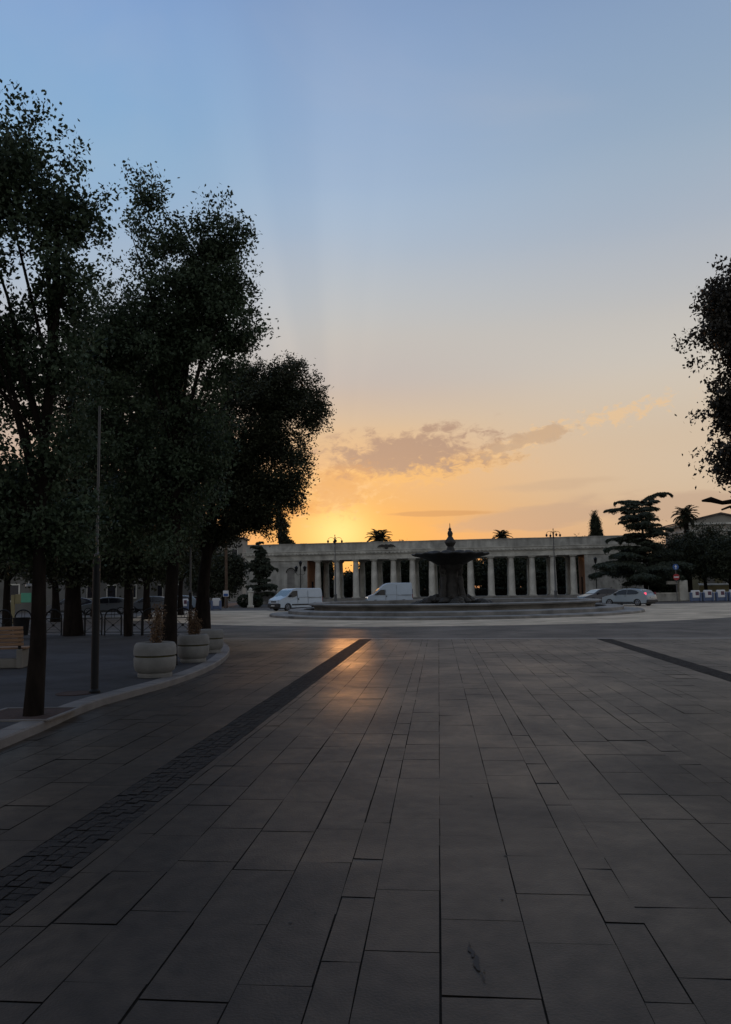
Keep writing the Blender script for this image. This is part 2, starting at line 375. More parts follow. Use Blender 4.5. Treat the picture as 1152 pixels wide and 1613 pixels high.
# light road arms leaving left and right of the ring
flat('road', [(-15.5, 50), (FX - 17, 46), (FX - 15, 70), (-20, 72)], 0.0055, 'ringroad')  # left arm stops short; darker asphalt beyond it stands in for tree shade
flat('road', [(FX + 16.5, 44), (90, 41), (90, 72), (FX + 15, 70)], 0.0060, 'ringroad')
# pavement direction
PD = Vector((math.sin(R(5.3)), math.cos(R(5.3)))); PN = Vector((PD.y, -PD.x))      # along, across (to the right)
def uv(px, py): p = ground(px, py); q = Vector((p.x, p.y)); return q.dot(PN), q.dot(PD)
def xy(u, v): q = PN * u + PD * v; return (q.x, q.y)
uL = uv(400, 1150)[0]; uR = uv(1000, 1026)[0]; uC = uv(693, 1300)[0]
LINE = [ground(250, 1007.5), ground(1152, 1006.5)]
def v_end(u):                                    # where the paving meets the border strip
    a_, b_ = LINE; A = Vector((a_.x, a_.y)); B = Vector((b_.x, b_.y)); D = B - A
    # solve PN*u + PD*v on line
    n_ = Vector((-D.y, D.x)); return (A.dot(n_) - PN.dot(n_) * u) / PD.dot(n_)
BW = 0.44
flat('pavement', [xy(-24, -3), xy(30, -3), xy(30, v_end(30)), xy(-24, v_end(-24))], 0.004, 'joint')
sl_mb = MB(); tints = []
edges = [uC]
wl = [0.37, 0.19, 0.34, 0.40, 0.40, 0.36, 0.20]
wr = [0.43, 0.42, 0.20, 0.44, 0.40, 0.42, 0.21, 0.38]
def runs(start, end, seq, sgn):
    out = []; u = start; k = 0
    while (u - end) * sgn < 0:
        w_ = seq[k % len(seq)] * (1 if k < len(seq) else rnd.uniform(0.9, 1.12)); k += 1
        nu = u + sgn * w_
        if (nu - end) * sgn > 0: nu = end
        if abs(nu - u) > 0.06: out.append((min(u, nu), max(u, nu)))
        u = nu
    return out
cols = runs(uC, uL, wl, -1) + runs(uC, uR, wr, 1) + runs(uL - BW, -22, [0.42, 0.4, 0.45, 0.38], -1) + runs(uR + BW, 28, [0.42, 0.38, 0.44, 0.2], 1)
starts = {}
for (u0, u1) in cols:
    v = -2.0 + rnd.uniform(0, 0.8)
    if abs(u0 - uC) < 1e-6: v = uv(775, 1453)[1] - 0.77 * 6
    if abs(u1 - uC) < 1e-6: v = uv(640, 1503)[1] - 0.77 * 6
    base_t = rnd.uniform(-0.15, 0.15)
    while True:
        ln = rnd.choice([0.77, 0.77, 0.62, 0.78, 0.7]) if v > 4 else 0.77
        ve = v_end((u0 + u1) / 2) - 0.02
        if v >= ve - 0.1: break
        v1 = min(v + ln, ve); g = rnd.choice([0.0015, 0.003, 0.0045, 0.006]); zz = 0.0105 + rnd.uniform(-0.0008, 0.0008); tx = rnd.gauss(0, 0.0009); ty = rnd.gauss(0, 0.0012); tz = [-tx - ty, tx - ty, tx + ty, -tx + ty]
        j = [rnd.uniform(-0.003, 0.003) for _ in range(4)]
        q = [xy(u0 + g + j[0], v + g + j[1]), xy(u1 - g + j[2], v + g + j[3]), xy(u1 - g + j[1], v1 - g + j[0]), xy(u0 + g + j[3], v1 - g + j[2])]
        sl_mb.add([(a_, b_, max(0.006, zz + dz_)) for (a_, b_), dz_ in zip(q, tz)], [(0, 1, 2, 3)]); tints.append(min(1, max(0, 0.5 + base_t + rnd.gauss(0, 0.22)))); v = v1
struct(sl_mb.build('pavement', 'slab', tints=tints))
# cobbled bands: sets laid in fans
def cob(uc, side):
    mb = MB(); tn = []
    v = -2.0; k = 0
    while v < v_end(uc) - 0.1:
        for c_ in range(5):
            w_ = BW / 5; u = uc + c_ * w_; off = 0.03 * math.sin(c_ / 4 * PI) + rnd.uniform(-0.006, 0.006)
            g = 0.0035; zz = 0.010 + rnd.uniform(-0.003, 0.004); j = [rnd.uniform(-0.006, 0.006) for _ in range(8)]
            q = [xy(u + g + j[0], v + off + g + j[1]), xy(u + w_ - g + j[2], v + off + g + j[3]), xy(u + w_ - g + j[4], v + off + 0.09 - g + j[5]), xy(u + g + j[6], v + off + 0.09 - g + j[7])]
            mb.add([(a_, b_, zz + rnd.uniform(-0.002, 0.002)) for a_, b_ in q], [(0, 1, 2, 3)]); tn.append(rnd.random())
        v += 0.09
    struct(mb.build('pavement', 'cobble', tints=tn))
cob(uL - BW, 0); cob(uR, 0)
# border strip between paving and ring road
a_, b_ = LINE; dB = (b_ - a_).normalized(); nB = Vector((-dB.y, dB.x, 0))
p0 = a_ - dB * 14; p1 = b_ + dB * 12
flat('pavement', [(p0.x, p0.y), (p1.x, p1.y), ((p1 + nB * 0.45).x, (p1 + nB * 0.45).y), ((p0 + nB * 0.45).x, (p0 + nB * 0.45).y)], 0.0125, 'border')
# stains on the paving: spilt drink and gum
mb = MB(); s0 = ground(737, 1490); s1 = ground(766, 1548)
for k in range(15):
    tt = k / 14; c_ = s0.lerp(s1, tt) + Vector((rnd.uniform(-.013, .013), 0, 0)); r_ = (0.004 + 0.015 * abs(math.sin(tt * PI + .2)) * rnd.uniform(.3, 1.2))
    mb.add([(c_.x + r_ * 0.7 * rnd.uniform(.6, 1.3) * math.cos(q), c_.y + 1.8 * r_ * rnd.uniform(.7, 1.3) * math.sin(q), 0.0145 + 0.0002 * k) for q in [2 * PI * i / 9 for i in range(9)]], [tuple(range(9))])
for k in range(40):
    c_ = Vector((rnd.uniform(-3, 5), rnd.uniform(2.5, 12), 0)); r_ = rnd.uniform(0.004, 0.012)
    mb.add([(c_.x + r_ * rnd.uniform(.7, 1.3) * math.cos(q), c_.y + r_ * rnd.uniform(.7, 1.3) * math.sin(q), 0.0142) for q in [2 * PI * i / 8 for i in range(8)]], [tuple(range(8))])
struct(mb.build('stain', 'stain'))

# ------------------------------------------------------------------ raised sidewalk on the left
KZ = 0.13
edge_px = [(0, 1182), (60, 1157), (140, 1119), (205, 1100), (270, 1082), (318, 1064), (345, 1050), (359, 1038), (363, 1029), (358, 1020), (340, 1011), (310, 1005), (270, 1002.5), (150, 1003), (0, 1005)]
ep = [ground(*p) for p in edge_px]
d0 = (ep[0] - ep[1]).normalized(); ep = [ep[0] + d0 * 9] + ep + [ep[-1] + Vector((-14, -0.2, 0)), ]
# smooth the outline
def chaikin(pts, k=2):
    for _ in range(k):
        o = [pts[0]]
        for i in range(len(pts) - 1): o += [pts[i].lerp(pts[i + 1], 0.25), pts[i].lerp(pts[i + 1], 0.75)]
        pts = o + [pts[-1]]
    return pts
ep = chaikin(ep)
inner = []
for i, p in enumerate(ep):
    d = (ep[min(i + 1, len(ep) - 1)] - ep[max(i - 1, 0)]).normalized(); inner.append(p + Vector((-d.y, d.x, 0)) * 0.30)
mb = MB(); n = len(ep)
rs = [[(p.x, p.y, -0.01) for p in ep], [(p.x, p.y, KZ - 0.02) for p in ep], [(p.x + (q.x - p.x) * .06, p.y + (q.y - p.y) * .06, KZ) for p, q in zip(ep, inner)], [(p.x, p.y, KZ) for p in inner], [(p.x, p.y, KZ - 0.03) for p in inner]]
mb.rings(rs, cap=False, closed=False)
struct(mb.build('kerb', 'kerb'))
# joints between kerb stones
mb = MB(); acc = 0
for i in range(n - 1):
    acc += (ep[i + 1] - ep[i]).length
    if acc > 0.95:
        acc = 0; d = (ep[i + 1] - ep[i]).normalized() * 0.006; a_, b_ = ep[i + 1], inner[i + 1]
        mb.add([(a_.x - d.x, a_.y - d.y, KZ + 0.002), (a_.x + d.x, a_.y + d.y, KZ + 0.002), (b_.x + d.x, b_.y + d.y, KZ + 0.002), (b_.x - d.x, b_.y - d.y, KZ + 0.002)], [(0, 1, 2, 3)])
struct(mb.build('kerb', 'joint'))
T1 = ground(50, 1127, KZ)
hole = 0.50
flat('sidewalk', [(p.x, p.y) for p in inner] + [(-40, inner[-1].y), (-40, inner[0].y)], KZ - 0.006, 'sidewalk')
# tree pit round the first trunk: framed square of soil
tp = thing('tree_pit', 'square pit of reddish soil with thin pale stone edging around the nearest trunk', 'tree pit', (T1.x - 0.12, T1.y + 0.10, KZ - 0.006), math.atan2((ep[8] - ep[2]).y, (ep[8] - ep[2]).x))
MB().add([(-hole, -hole, 0.012), (hole, -hole, 0.012), (hole, hole, 0.012), (-hole, hole, 0.012)], [(0, 1, 2, 3)]).build('soil', 'soil', tp)
e = MB(); h1 = hole + 0.05
for s_ in (-1, 1):
    e.box(-h1, h1, min(s_ * hole, s_ * h1), max(s_ * hole, s_ * h1), 0.0, 0.022)
    e.box(min(s_ * hole, s_ * h1), max(s_ * hole, s_ * h1), -hole + 0.001, hole - 0.001, 0.0, 0.021)
e.build('edging', 'kerb', tp)
mh = ground(118, 1092, KZ)
mb = MB(); mb.lathe([(0.30, 0), (0.30, 0.010), (0.27, 0.012), (0.26, 0.008), (0.0, 0.009)], 24, cap=False)
o = mb.build('manhole_cover', 'soil'); o.location = (mh.x, mh.y, KZ - 0.005); tag(o, 'rusty round manhole cover in the dark sidewalk by the tall pole', 'manhole cover')

# ------------------------------------------------------------------ foliage
def leaf_mesh(name, cen, half, width, m, parent, droop=0.0, tint=None, dirs=None):
    cen = np.asarray(cen, dtype=np.float64); n = len(cen)
    a_ = rng.normal(size=(n, 3)) if dirs is None else dirs + rng.normal(size=(n, 3)) * 0.35
    a_[:, 2] -= droop; a_ /= np.linalg.norm(a_, axis=1)[:, None]
    r_ = rng.normal(size=(n, 3)); b_ = np.cross(a_, r_); b_ /= np.linalg.norm(b_, axis=1)[:, None] + 1e-9
    s = half * rng.uniform(0.65, 1.25, n)[:, None]; w_ = s * width
    nrm = np.cross(a_, b_)
    v0 = cen - a_ * s; v1 = cen + b_ * w_ - a_ * s * 0.15 + nrm * s * 0.12; v2 = cen + a_ * s; v3 = cen - b_ * w_ - a_ * s * 0.15 + nrm * s * 0.12
    co = np.stack([v0, v1, v2, v3], 1).reshape(-1, 3).astype(np.float32)
    me = bpy.data.meshes.new(name); me.vertices.add(4 * n); me.loops.add(4 * n); me.polygons.add(n)
    me.vertices.foreach_set('co', co.ravel()); me.loops.foreach_set('vertex_index', np.arange(4 * n, dtype=np.int32))
    me.polygons.foreach_set('loop_start', np.arange(0, 4 * n, 4, dtype=np.int32)); me.update(calc_edges=True)
    at_ = me.attributes.new('tint', 'FLOAT', 'FACE')
    if tint is None: tint = rng.uniform(0, 1, n)
    at_.data.foreach_set('value', np.clip(tint, 0, 1).astype(np.float32))
    me.materials.append(MT[m]); o = bpy.data.objects.new(name, me); C.objects.link(o); o.parent = parent
    return o
def lobes_pts(lobes, n, bias=0.45):
    wts = np.array([l[3] * l[4] * l[5] for l in lobes]) ** 0.8; wts /= wts.sum()
    k = rng.choice(len(lobes), n, p=wts); d = rng.normal(size=(n, 3)); d /= np.linalg.norm(d, axis=1)[:, None]
    r_ = rng.uniform(0, 1, n) ** bias
    L = np.array(lobes, dtype=float)[k]
    return L[:, :3] + d * r_[:, None] * L[:, 3:6]
def make_tree(name, label, loc, lobes, clumps, per, half, lm, trunk_r, trunk_top, limbs=8, group=None, width=0.5, clump_r=0.28, droop=0.2, lean=(0, 0), bark='bark', flat_=0.8, cat='tree', bias=0.45, spurs=0, bend=None, puffs=0, puff_r=0.4, shell=0.6):
    """lobes in local coordinates of the trunk base"""
    root = thing(name, label, cat, loc, 0, group)
    if puffs:
        pc_ = lobes_pts(lobes, puffs, shell); pr_ = puff_r * rng.uniform(0.55, 1.35, puffs)
        cl_ = np.array(lobes_pts([(c[0], c[1], c[2], r, r, r * 0.75) for c, r in zip(pc_, pr_)], clumps, 0.5))
    else: cl_ = lobes_pts(lobes, clumps, bias)
    if spurs:
        L = np.array(lobes, float); k = rng.integers(0, len(lobes), spurs)
        d = rng.normal(size=(spurs, 3)); d[:, 2] = np.abs(d[:, 2]) * 0.8; d /= np.linalg.norm(d, axis=1)[:, None]
        st = L[k, :3] + d * L[k, 3:6] * 0.9
        for q in (0.10, 0.22, 0.34):
            cl_ = np.vstack([cl_, st + d * (q * 0.95)])
    tint_c = np.clip(rng.normal(0.5, 0.28, len(cl_)), 0, 1)
    rr_ = clump_r * rng.uniform(0.6, 1.3, len(cl_))
    idx = np.repeat(np.arange(len(cl_)), per)
    off = rng.normal(size=(len(idx), 3)) * 0.55; off[:, 2] *= flat_
    pts = cl_[idx] + off * rr_[idx][:, None]
    leaf_mesh('crown', pts, half, width, lm, root, droop, tint_c[idx] + rng.normal(0, 0.15, len(idx)))
    mb = MB(); top = Vector((lean[0], lean[1], trunk_top))
    pth = []
    for k in range(9):
        t_ = k / 8; x = lean[0] * t_ + 0.04 * math.sin(3.1 * t_ * PI + len(label)); y = lean[1] * t_
        if bend: x += bend * math.sin(t_ * PI)
        pth.append((x, y, trunk_top * t_))
    rad = [trunk_r * (1.35 if k == 0 else (1.08 if k == 1 else 1 - 0.55 * k / 8)) for k in range(9)]
    mb.tube(pth, rad, 12)
    sel = rng.choice(len(cl_), min(limbs, len(cl_)), replace=False)
    for s_ in sel:
        e_ = Vector(cl_[s_]); t_ = min(1.0, max(0.45, (e_.z / trunk_top) * 0.7 if trunk_top else 0.5)) * rnd.uniform(0.85, 1.0)
        kk = min(8, int(t_ * 8)); st = Vector(pth[kk]); mid = st.lerp(e_, 0.5) + Vector((rnd.uniform(-.1, .1), rnd.uniform(-.1, .1), (e_ - st).length * 0.10))
        r0 = rad[kk] * 0.5
        mb.tube([st, st.lerp(mid, 0.5) + Vector((0, 0, 0.03)), mid, mid.lerp(e_, 0.5), e_], [r0, r0 * 0.8, r0 * 0.6, r0 * 0.35, r0 * 0.12], 6)
    mb.build('trunk', bark, root, smooth=True)
    return root
def lobe(base, px, py, Y_, rx, rz, ry=None):
    p = at(px, py, Y_); return (p.x - base.x, p.y - base.y, p.z - base.z, rx, ry or rx, rz)
def pxm(Y_): return Y_ / F        # metres per photograph pixel at depth Y_

GL = 'trees of the dark row on the left sidewalk'
# nearest lime tree
b = T1; Y1 = b.y; k = pxm(Y1)
lb = [lobe(b, 28, 248, Y1, 66 * k, 75 * k), lobe(b, 72, 312, Y1 + .2, 75 * k, 85 * k), lobe(b, -10, 330, Y1 - .2, 95 * k, 120 * k), lobe(b, 105, 345, Y1 + .1, 40 * k, 60 * k), lobe(b, 115, 500, Y1 + .3, 40 * k, 70 * k), lobe(b, 85, 420, Y1, 62 * k, 90 * k), lobe(b, -60, 470, Y1, 80 * k, 120 * k),
      lobe(b, 20, 560, Y1 + .5, 80 * k, 130 * k), lobe(b, -50, 760, Y1 + .3, 90 * k, 110 * k), lobe(b, 95, 760, Y1 + .2, 60 * k, 100 * k), lobe(b, 30, 790, Y1 + .4, 85 * k, 95 * k), lobe(b, 105, 560, Y1 + .2, 55 * k, 120 * k), lobe(b, 60, 830, Y1 + .4, 90 * k, 60 * k), lobe(b, -20, 830, Y1 + .4, 90 * k, 60 * k)]
make_tree('lime_tree', 'tallest and nearest tree, broad loose leaves, at the left edge in a soil pit', b, lb, 2900, 20, 0.037, 'leafA', 0.102, at(50, 300, Y1).z - KZ, 20, GL, 0.62, 0.17, 0.35, lean=(0.12, 0.2), spurs=46, puffs=175, puff_r=0.36)
# second lime, two peaks
b = ground(268, 1047, KZ); Y2 = b.y; k = pxm(Y2)
lb = [lobe(b, 215, 325, Y2, 34 * k, 52 * k), lobe(b, 240, 420, Y2 - .2, 62 * k, 80 * k), lobe(b, 343, 375, Y2, 42 * k, 58 * k), lobe(b, 360, 460, Y2, 40 * k, 85 * k), lobe(b, 200, 540, Y2, 80 * k, 120 * k), lobe(b, 290, 530, Y2, 90 * k, 120 * k),
      lobe(b, 355, 545, Y2 + .2, 36 * k, 70 * k), lobe(b, 215, 710, Y2, 90 * k, 120 * k), lobe(b, 300, 720, Y2 + .4, 60 * k, 120 * k), lobe(b, 255, 850, Y2, 65 * k, 70 * k), lobe(b, 175, 820, Y2, 60 * k, 70 * k), lobe(b, 165, 600, Y2, 50 * k, 130 * k), lobe(b, 275, 400, Y2, 40 * k, 40 * k), lobe(b, 325, 450, Y2, 50 * k, 60 * k), lobe(b, 365, 520, Y2, 40 * k, 60 * k)]
lime2 = make_tree('lime_tree', 'tall two-peaked tree between the first and second concrete planters', b, lb, 4200, 20, 0.049, 'leafA', 0.15, at(268, 420, Y2).z - KZ, 26, GL, 0.55, 0.22, 0.35, lean=(0.15, 0.1), spurs=60, puffs=250, puff_r=0.46)
for x_, y_, l_ in ((-8.2, 3.2, 'unseen tree added beyond the left edge of view to shade the foreground'), (-7.8, -3.5, 'unseen tree added behind the camera to shade the foreground')):  # two out-of-view copies, added to darken the left foreground
    dup(lime2, (x_, y_, 0), 1.1 + y_, l_)
# round holm oak
b = ground(316, 992, KZ * 0.5); Y3 = b.y; k = pxm(Y3)
lb = [lobe(b, 425, 620, Y3, 62 * k, 62 * k), lobe(b, 455, 665, Y3, 60 * k, 75 * k), lobe(b, 440, 735, Y3 - .3, 62 * k, 75 * k), lobe(b, 375, 690, Y3, 95 * k, 110 * k), lobe(b, 330, 760, Y3, 90 * k, 90 * k),
      lobe(b, 400, 785, Y3, 62 * k, 55 * k), lobe(b, 370, 600, Y3, 40 * k, 40 * k), lobe(b, 458, 612, Y3, 42 * k, 45 * k), lobe(b, 425, 785, Y3, 45 * k, 40 * k), lobe(b, 385, 822, Y3, 45 * k, 26 * k), lobe(b, 290, 700, Y3, 80 * k, 110 * k), lobe(b, 350, 830, Y3 + .4, 50 * k, 30 * k), lobe(b, 320, 850, Y3 + .4, 30 * k, 25 * k)]
make_tree('holm_oak', 'dense round dark tree on thick trunk beside the rearmost planter', b, lb, 9500, 17, 0.068, 'leafB', 0.33, at(330, 780, Y3).z, 22, GL, 0.45, 0.28, 0.1, lean=(0.5, 0), spurs=90, puffs=380, puff_r=0.75, shell=0.42)
# the darker trees further back
def back_tree(label, px, py, z, dY, specs, clumps, half, tr, lm='leafB', top=None, n=14):
    b = ground(px, py, z) if dY is None else at(px, py, dY)
    b.z = z; Yb = b.y; k = pxm(Yb)
    lb = [lobe(b, x, y, Yb, rx * k, rz * k) for x, y, rx, rz in specs]
    tt = lb[0][2] if top is None else top
    return make_tree('lime_tree', label, b, lb, clumps, n, half, lm, tr, tt, 12, GL, 0.5, 0.45, 0.2, spurs=16, bias=0.5)
back_tree('tree with stout trunk behind the railings, between nearest trunk and tall pole', 115, 1001, KZ, None, [(130, 640, 60, 120), (150, 760, 70, 110), (80, 800, 60, 90), (180, 560, 45, 90), (120, 880, 60, 45), (190, 850, 55, 65), (60, 870, 50, 45)], 2400, 0.09, 0.30)
back_tree('slim tree between the tall pole and the first planter', 201, 1002, KZ, None, [(240, 640, 70, 120), (210, 790, 60, 90), (270, 800, 50, 80), (230, 885, 55, 38), (170, 870, 45, 45)], 2000, 0.09, 0.12)
back_tree('low dark tree at the far left behind the bench', 12, 930, 0.0, 42, [(20, 800, 60, 80), (-20, 860, 60, 60), (50, 880, 55, 35)], 900, 0.12, 0.2)
back_tree('small dark tree behind the railings left of the tall pole', 88, 930, 0.0, 50, [(90, 830, 50, 70), (60, 870, 45, 50), (120, 880, 45, 45)], 800, 0.13, 0.25)
back_tree('dark tree across the road behind the slim tree', 232, 930, 0.0, 52, [(230, 830, 60, 75), (180, 880, 45, 42), (270, 870, 40, 50)], 1000, 0.13, 0.25)
back_tree('dark tree across the road left of the round oak trunk', 285, 930, 0.0, 60, [(280, 840, 50, 60), (310, 860, 45, 50), (260, 880, 40, 40)], 900, 0.14, 0.2)
back_tree('dark tree across the road right of the stout trunk', 150, 930, 0.0, 60, [(150, 850, 55, 60), (130, 890, 50, 35), (180, 880, 40, 40)], 900, 0.14, 0.25)

# tree whose crown enters from the right
b = at(1240, 930, 15.5); b.z = 0.0; k = pxm(15.5); Yr = 15.5
lb = [lobe(b, 1174, 472, Yr, 42 * k, 60 * k), lobe(b, 1144, 566, Yr, 62 * k, 62 * k), lobe(b, 1169, 536, Yr, 65 * k, 80 * k), lobe(b, 1209, 502, Yr, 90 * k, 150 * k), lobe(b, 1159, 656, Yr, 46 * k, 55 * k), lobe(b, 1224, 646, Yr, 90 * k, 130 * k),
      lobe(b, 1159, 741, Yr, 38 * k, 28 * k), lobe(b, 1224, 766, Yr, 70 * k, 60 * k), lobe(b, 1109, 566, Yr, 30 * k, 28 * k)]
rt = make_tree('lime_tree', 'dark leafy tree reaching in from the right edge above the pedimented house', b, lb, 2800, 20, 0.046, 'leafR', 0.18, at(1225, 500, Yr).z, 22, None, 0.6, 0.20, 0.2, spurs=40, puffs=110, puff_r=0.42)
mb = MB(); q = [at(1106, 789, Yr), at(1120, 787, Yr), at(1138, 792, Yr), at(1160, 789, Yr), at(1190, 800, Yr), at(1222, 860, Yr)]
mb.tube([p - b for p in q], [0.02, 0.06, 0.042, 0.055, 0.08, 0.12], 8)
q = [at(1137, 803, Yr), at(1150, 798, Yr), at(1165, 806, Yr), at(1195, 830, Yr)]
mb.tube([p - b for p in q], [0.02, 0.03, 0.045, 0.06], 6)
mb.build('lopped_branch', 'bark', rt, smooth=True)

# ------------------------------------------------------------------ portico
DL, DR = 104.0, 97.0
PA = at(388, 930, 104.35); PB = at(1022, 930, 96.5)
pdir = Vector((PB.x - PA.x, PB.y - PA.y, 0)).normalized(); pn = Vector((-pdir.y, pdir.x, 0)); prot = math.atan2(pdir.y, pdir.x)
PLEN = math.hypot(PB.x - PA.x, PB.y - PA.y)
def pu(px, v=0.0):                     # photograph column -> distance along the facade
    d = ray(px, 900); o = Vector((PA.x, PA.y, 0)) + pn * v
    # intersect horizontally
    det = d.x * (-pdir.y) - d.y * (-pdir.x)
    t_ = (o.x * (-pdir.y) - o.y * (-pdir.x)) / det
    p = Vector((d.x * t_, d.y * t_, 0)) - o
    return p.dot(pdir)
po = thing('portico', 'long pale stone colonnade with plain parapet across the far side of the square', 'building', (PA.x, PA.y, 0), prot)
ZB, ZC, ZD, ZT = 0.62, 5.70, 6.72, 7.95; PDp = 6.4
uo0, uo1 = pu(484), pu(922)
MB().box(-0.6, PLEN + 0.6, -1.0, PDp + 1.0, 0, 0.30).box(-0.3, PLEN + 0.3, -0.6, PDp + 0.6, 0.30, ZB - 0.003).build('steps', 'fount', po)
# end walls, coursed
def coursed(name, u0, u1):
    mb = MB(); mb.box(u0, u1, 0.02, PDp - 0.02, ZB, ZC)
    z = ZB; k_ = 0
    while z < ZC - 0.05:
        z1 = min(z + 0.42, ZC); mb.box(u0 - 0.03, u1 + 0.03, -0.02, 0.05, z + 0.012, z1 - 0.014); z = z1
    mb.box(u0 - 0.08, u1 + 0.08, -0.09, 0.01, ZB, ZB + 0.5)
    return mb.build(name, 'limew', po)
coursed('end_wall', 0, uo0); coursed('end_wall', uo1, PLEN)
MB().box(uo0 + .001, uo0 + 0.05, 0.1, PDp - 0.1, ZB, ZC - .01).build('inner_wall', 'orangelit', po)
MB().box(uo1 - 0.05, uo1 - .001, 0.1, PDp - 0.1, ZB, ZC - .01).build('inner_wall', 'orangelit', po)
for uu, dd, sg in ((uo0 + 0.05, 2.4, 1), (uo1 - 0.05, 2.4, -1)):
    MB().box(min(uu, uu + sg * .05), max(uu, uu + sg * .05), dd, dd + 1.1, ZB, ZB + 2.3).build('door', 'window', po)
# architrave, roof, cornice with hanging scallops, parapet
MB().box(-0.02, PLEN + 0.02, -0.12, 0.85, ZC + .002, ZD - 0.35).box(-0.02, PLEN + 0.02, PDp - 0.85, PDp + 0.12, ZC + .002, ZD - 0.35).build('architrave', 'lime', po)
MB().box(uo0, uo1, 0.86, PDp - 0.86, ZC + 0.35, ZC + 0.55).build('ceiling', 'lime', po)
cm = MB(); cm.box(-0.25, PLEN + 0.25, -0.42, PDp + 0.42, ZD - 0.12, ZD + 0.12); cm.box(-0.15, PLEN + 0.15, -0.25, PDp + 0.25, ZD - 0.349, ZD - 0.121)
u = 0.1
while u < PLEN - 0.1:
    pts = [(u + 0.04, -0.43, ZD - 0.10)] + [(u + 0.25 - 0.21 * math.cos(q), -0.43, ZD - 0.10 - 0.17 * math.sin(q)) for q in [PI * i / 6 for i in range(0, 7)]][1:-1] + [(u + 0.46, -0.43, ZD - 0.10)]
    cm.poly(pts, (0, 0.06, 0)); u += 0.5
cm.box(-0.3, PLEN + 0.3, -0.50, PDp + 0.50, ZD + 0.121, ZD + 0.22)
cm.build('cornice', 'lime', po)
pm = MB(); pm.box(0.0, PLEN, -0.15, 0.25, ZD + 0.221, ZT - 0.10); pm.box(-0.05, PLEN + .05, -0.20, 0.30, ZT - 0.099, ZT)
pm.box(0, PLEN, PDp - 0.25, PDp + 0.15, ZD + 0.221, ZT - 0.30)
u = 0.0
while u < PLEN - 1.2:
    w_ = rnd.uniform(1.0, 1.5); pm.box(u + .01, u + w_ - .01, -.23, .33, ZT + .001, ZT + rnd.uniform(.03, .055)); u += w_
u = 0.6
while u < PLEN:
    pm.box(u, u + .03, -.155, -.149, ZD + .23, ZT - .11); u += rnd.uniform(1.6, 2.2)
pm.build('parapet', 'limew', po)
# columns: front row and back row, 15 each
fr = [500, 530, 560, 589, 619.5, 649.5, 680, 710.5, 741, 773.6, 806, 839, 872, 904]
def column_mb():
    mb = MB(); H_ = ZC - ZB
    mb.lathe([(0.47, 0.001), (0.47, 0.16), (0.44, 0.20), (0.435, 0.24), (0.43, 1.2), (0.405, 2.6), (0.36, 3.9), (0.335, H_ - 0.42), (0.36, H_ - 0.41), (0.36, H_ - 0.36), (0.335, H_ - 0.345), (0.335, H_ - 0.28)], 24)
    mb.box(-0.52, 0.52, -0.52, 0.52, 0.0, 0.10)
    return mb
def capital_mb():
    mb = MB(); H_ = ZC - ZB
    mb.lathe([(0.335, H_ - 0.281), (0.44, H_ - 0.17), (0.46, H_ - 0.14)], 24); mb.box(-0.47, 0.47, -0.47, 0.47, H_ - 0.141, H_ - 0.001); return mb
c0 = None
for row in (0, 1):
    for px in fr:
        u_ = pu(px) if not (row and px == 530) else pu(537.5, PDp); v_ = 0.42 if row == 0 else PDp - 0.42
        if c0 is None:
            c0 = column_mb().build('column', 'lime', po, smooth=True); cap0 = capital_mb().build('capital', 'lime', c0, smooth=True); c_ = c0
        else:
            c_ = c0.copy(); C.objects.link(c_); c_.parent = po; cc = cap0.copy(); C.objects.link(cc); cc.parent = c_
        c_.location = (u_, v_, ZB)
# round-headed niche on the left wall and winged ornament
def facepoly(pts, v0, th): return MB().poly([(a_, v0, b_) for a_, b_ in pts], (0, th, 0))
un = pu(458.5); zN = at(459, 900, 103.5).z
pts = [(un - 0.5, ZB + 0.7), (un + 0.5, ZB + 0.7)] + [(un + 0.5 * math.cos(q), zN - 0.2 + 0.5 * math.sin(q)) for q in [PI * i / 10 for i in range(11)]]
facepoly(pts, -0.032, 0.03).build('niche', 'fount', po)
mb = MB(); mb.tube([(un + 0.62 * math.cos(q), -0.05, zN - 0.2 + 0.62 * math.sin(q)) for q in [PI * i / 14 for i in range(15)]], 0.07, 6); mb.build('niche_arch', 'bronze', po)
ue = pu(610); zE = at(610, 861, 101.0).z
wing = [(0, 0.28), (0.10, 0.36), (0.2, 0.22), (0.55, 0.34), (0.95, 0.22), (1.25, -0.10), (1.0, 0.0), (0.75, 0.02), (0.5, -0.02), (0.3, -0.05), (0.15, -0.28), (0, -0.33)]
pts = wing + [(-a_, b_) for a_, b_ in reversed(wing[1:-1])]
facepoly([(ue + a_, zE + b_) for a_, b_ in pts], -0.30, 0.12).build('eagle_relief', 'bronze', po)

# ------------------------------------------------------------------ fountain
fo = thing('fountain', 'broad round stone fountain with stepped basin and tall dark bowl at its centre', 'fountain', (FX, FY, 0))
MB().lathe([(13.0, 0), (13.0, 0.12), (12.95, 0.16), (11.6, 0.17)], 96, cap=False).build('lower_step', 'fount', fo, smooth=True)
MB().lathe([(11.7, 0.165), (11.7, 0.36), (11.62, 0.41), (10.6, 0.42), (10.6, 0.30)], 96, cap=False).build('upper_step', 'fount', fo, smooth=True)
MB().lathe([(9.85, 0.1), (9.85, 0.5), (9.95, 0.64), (10.25, 0.70), (10.28, 0.78), (10.2, 0.83), (9.45, 0.83), (9.40, 0.78), (9.4, 0.2)], 96, cap=False).build('basin', 'fount', fo, smooth=True)
MB().lathe([(9.41, 0.60), (0.02, 0.60)], 96, cap=False).build('water', 'water', fo)
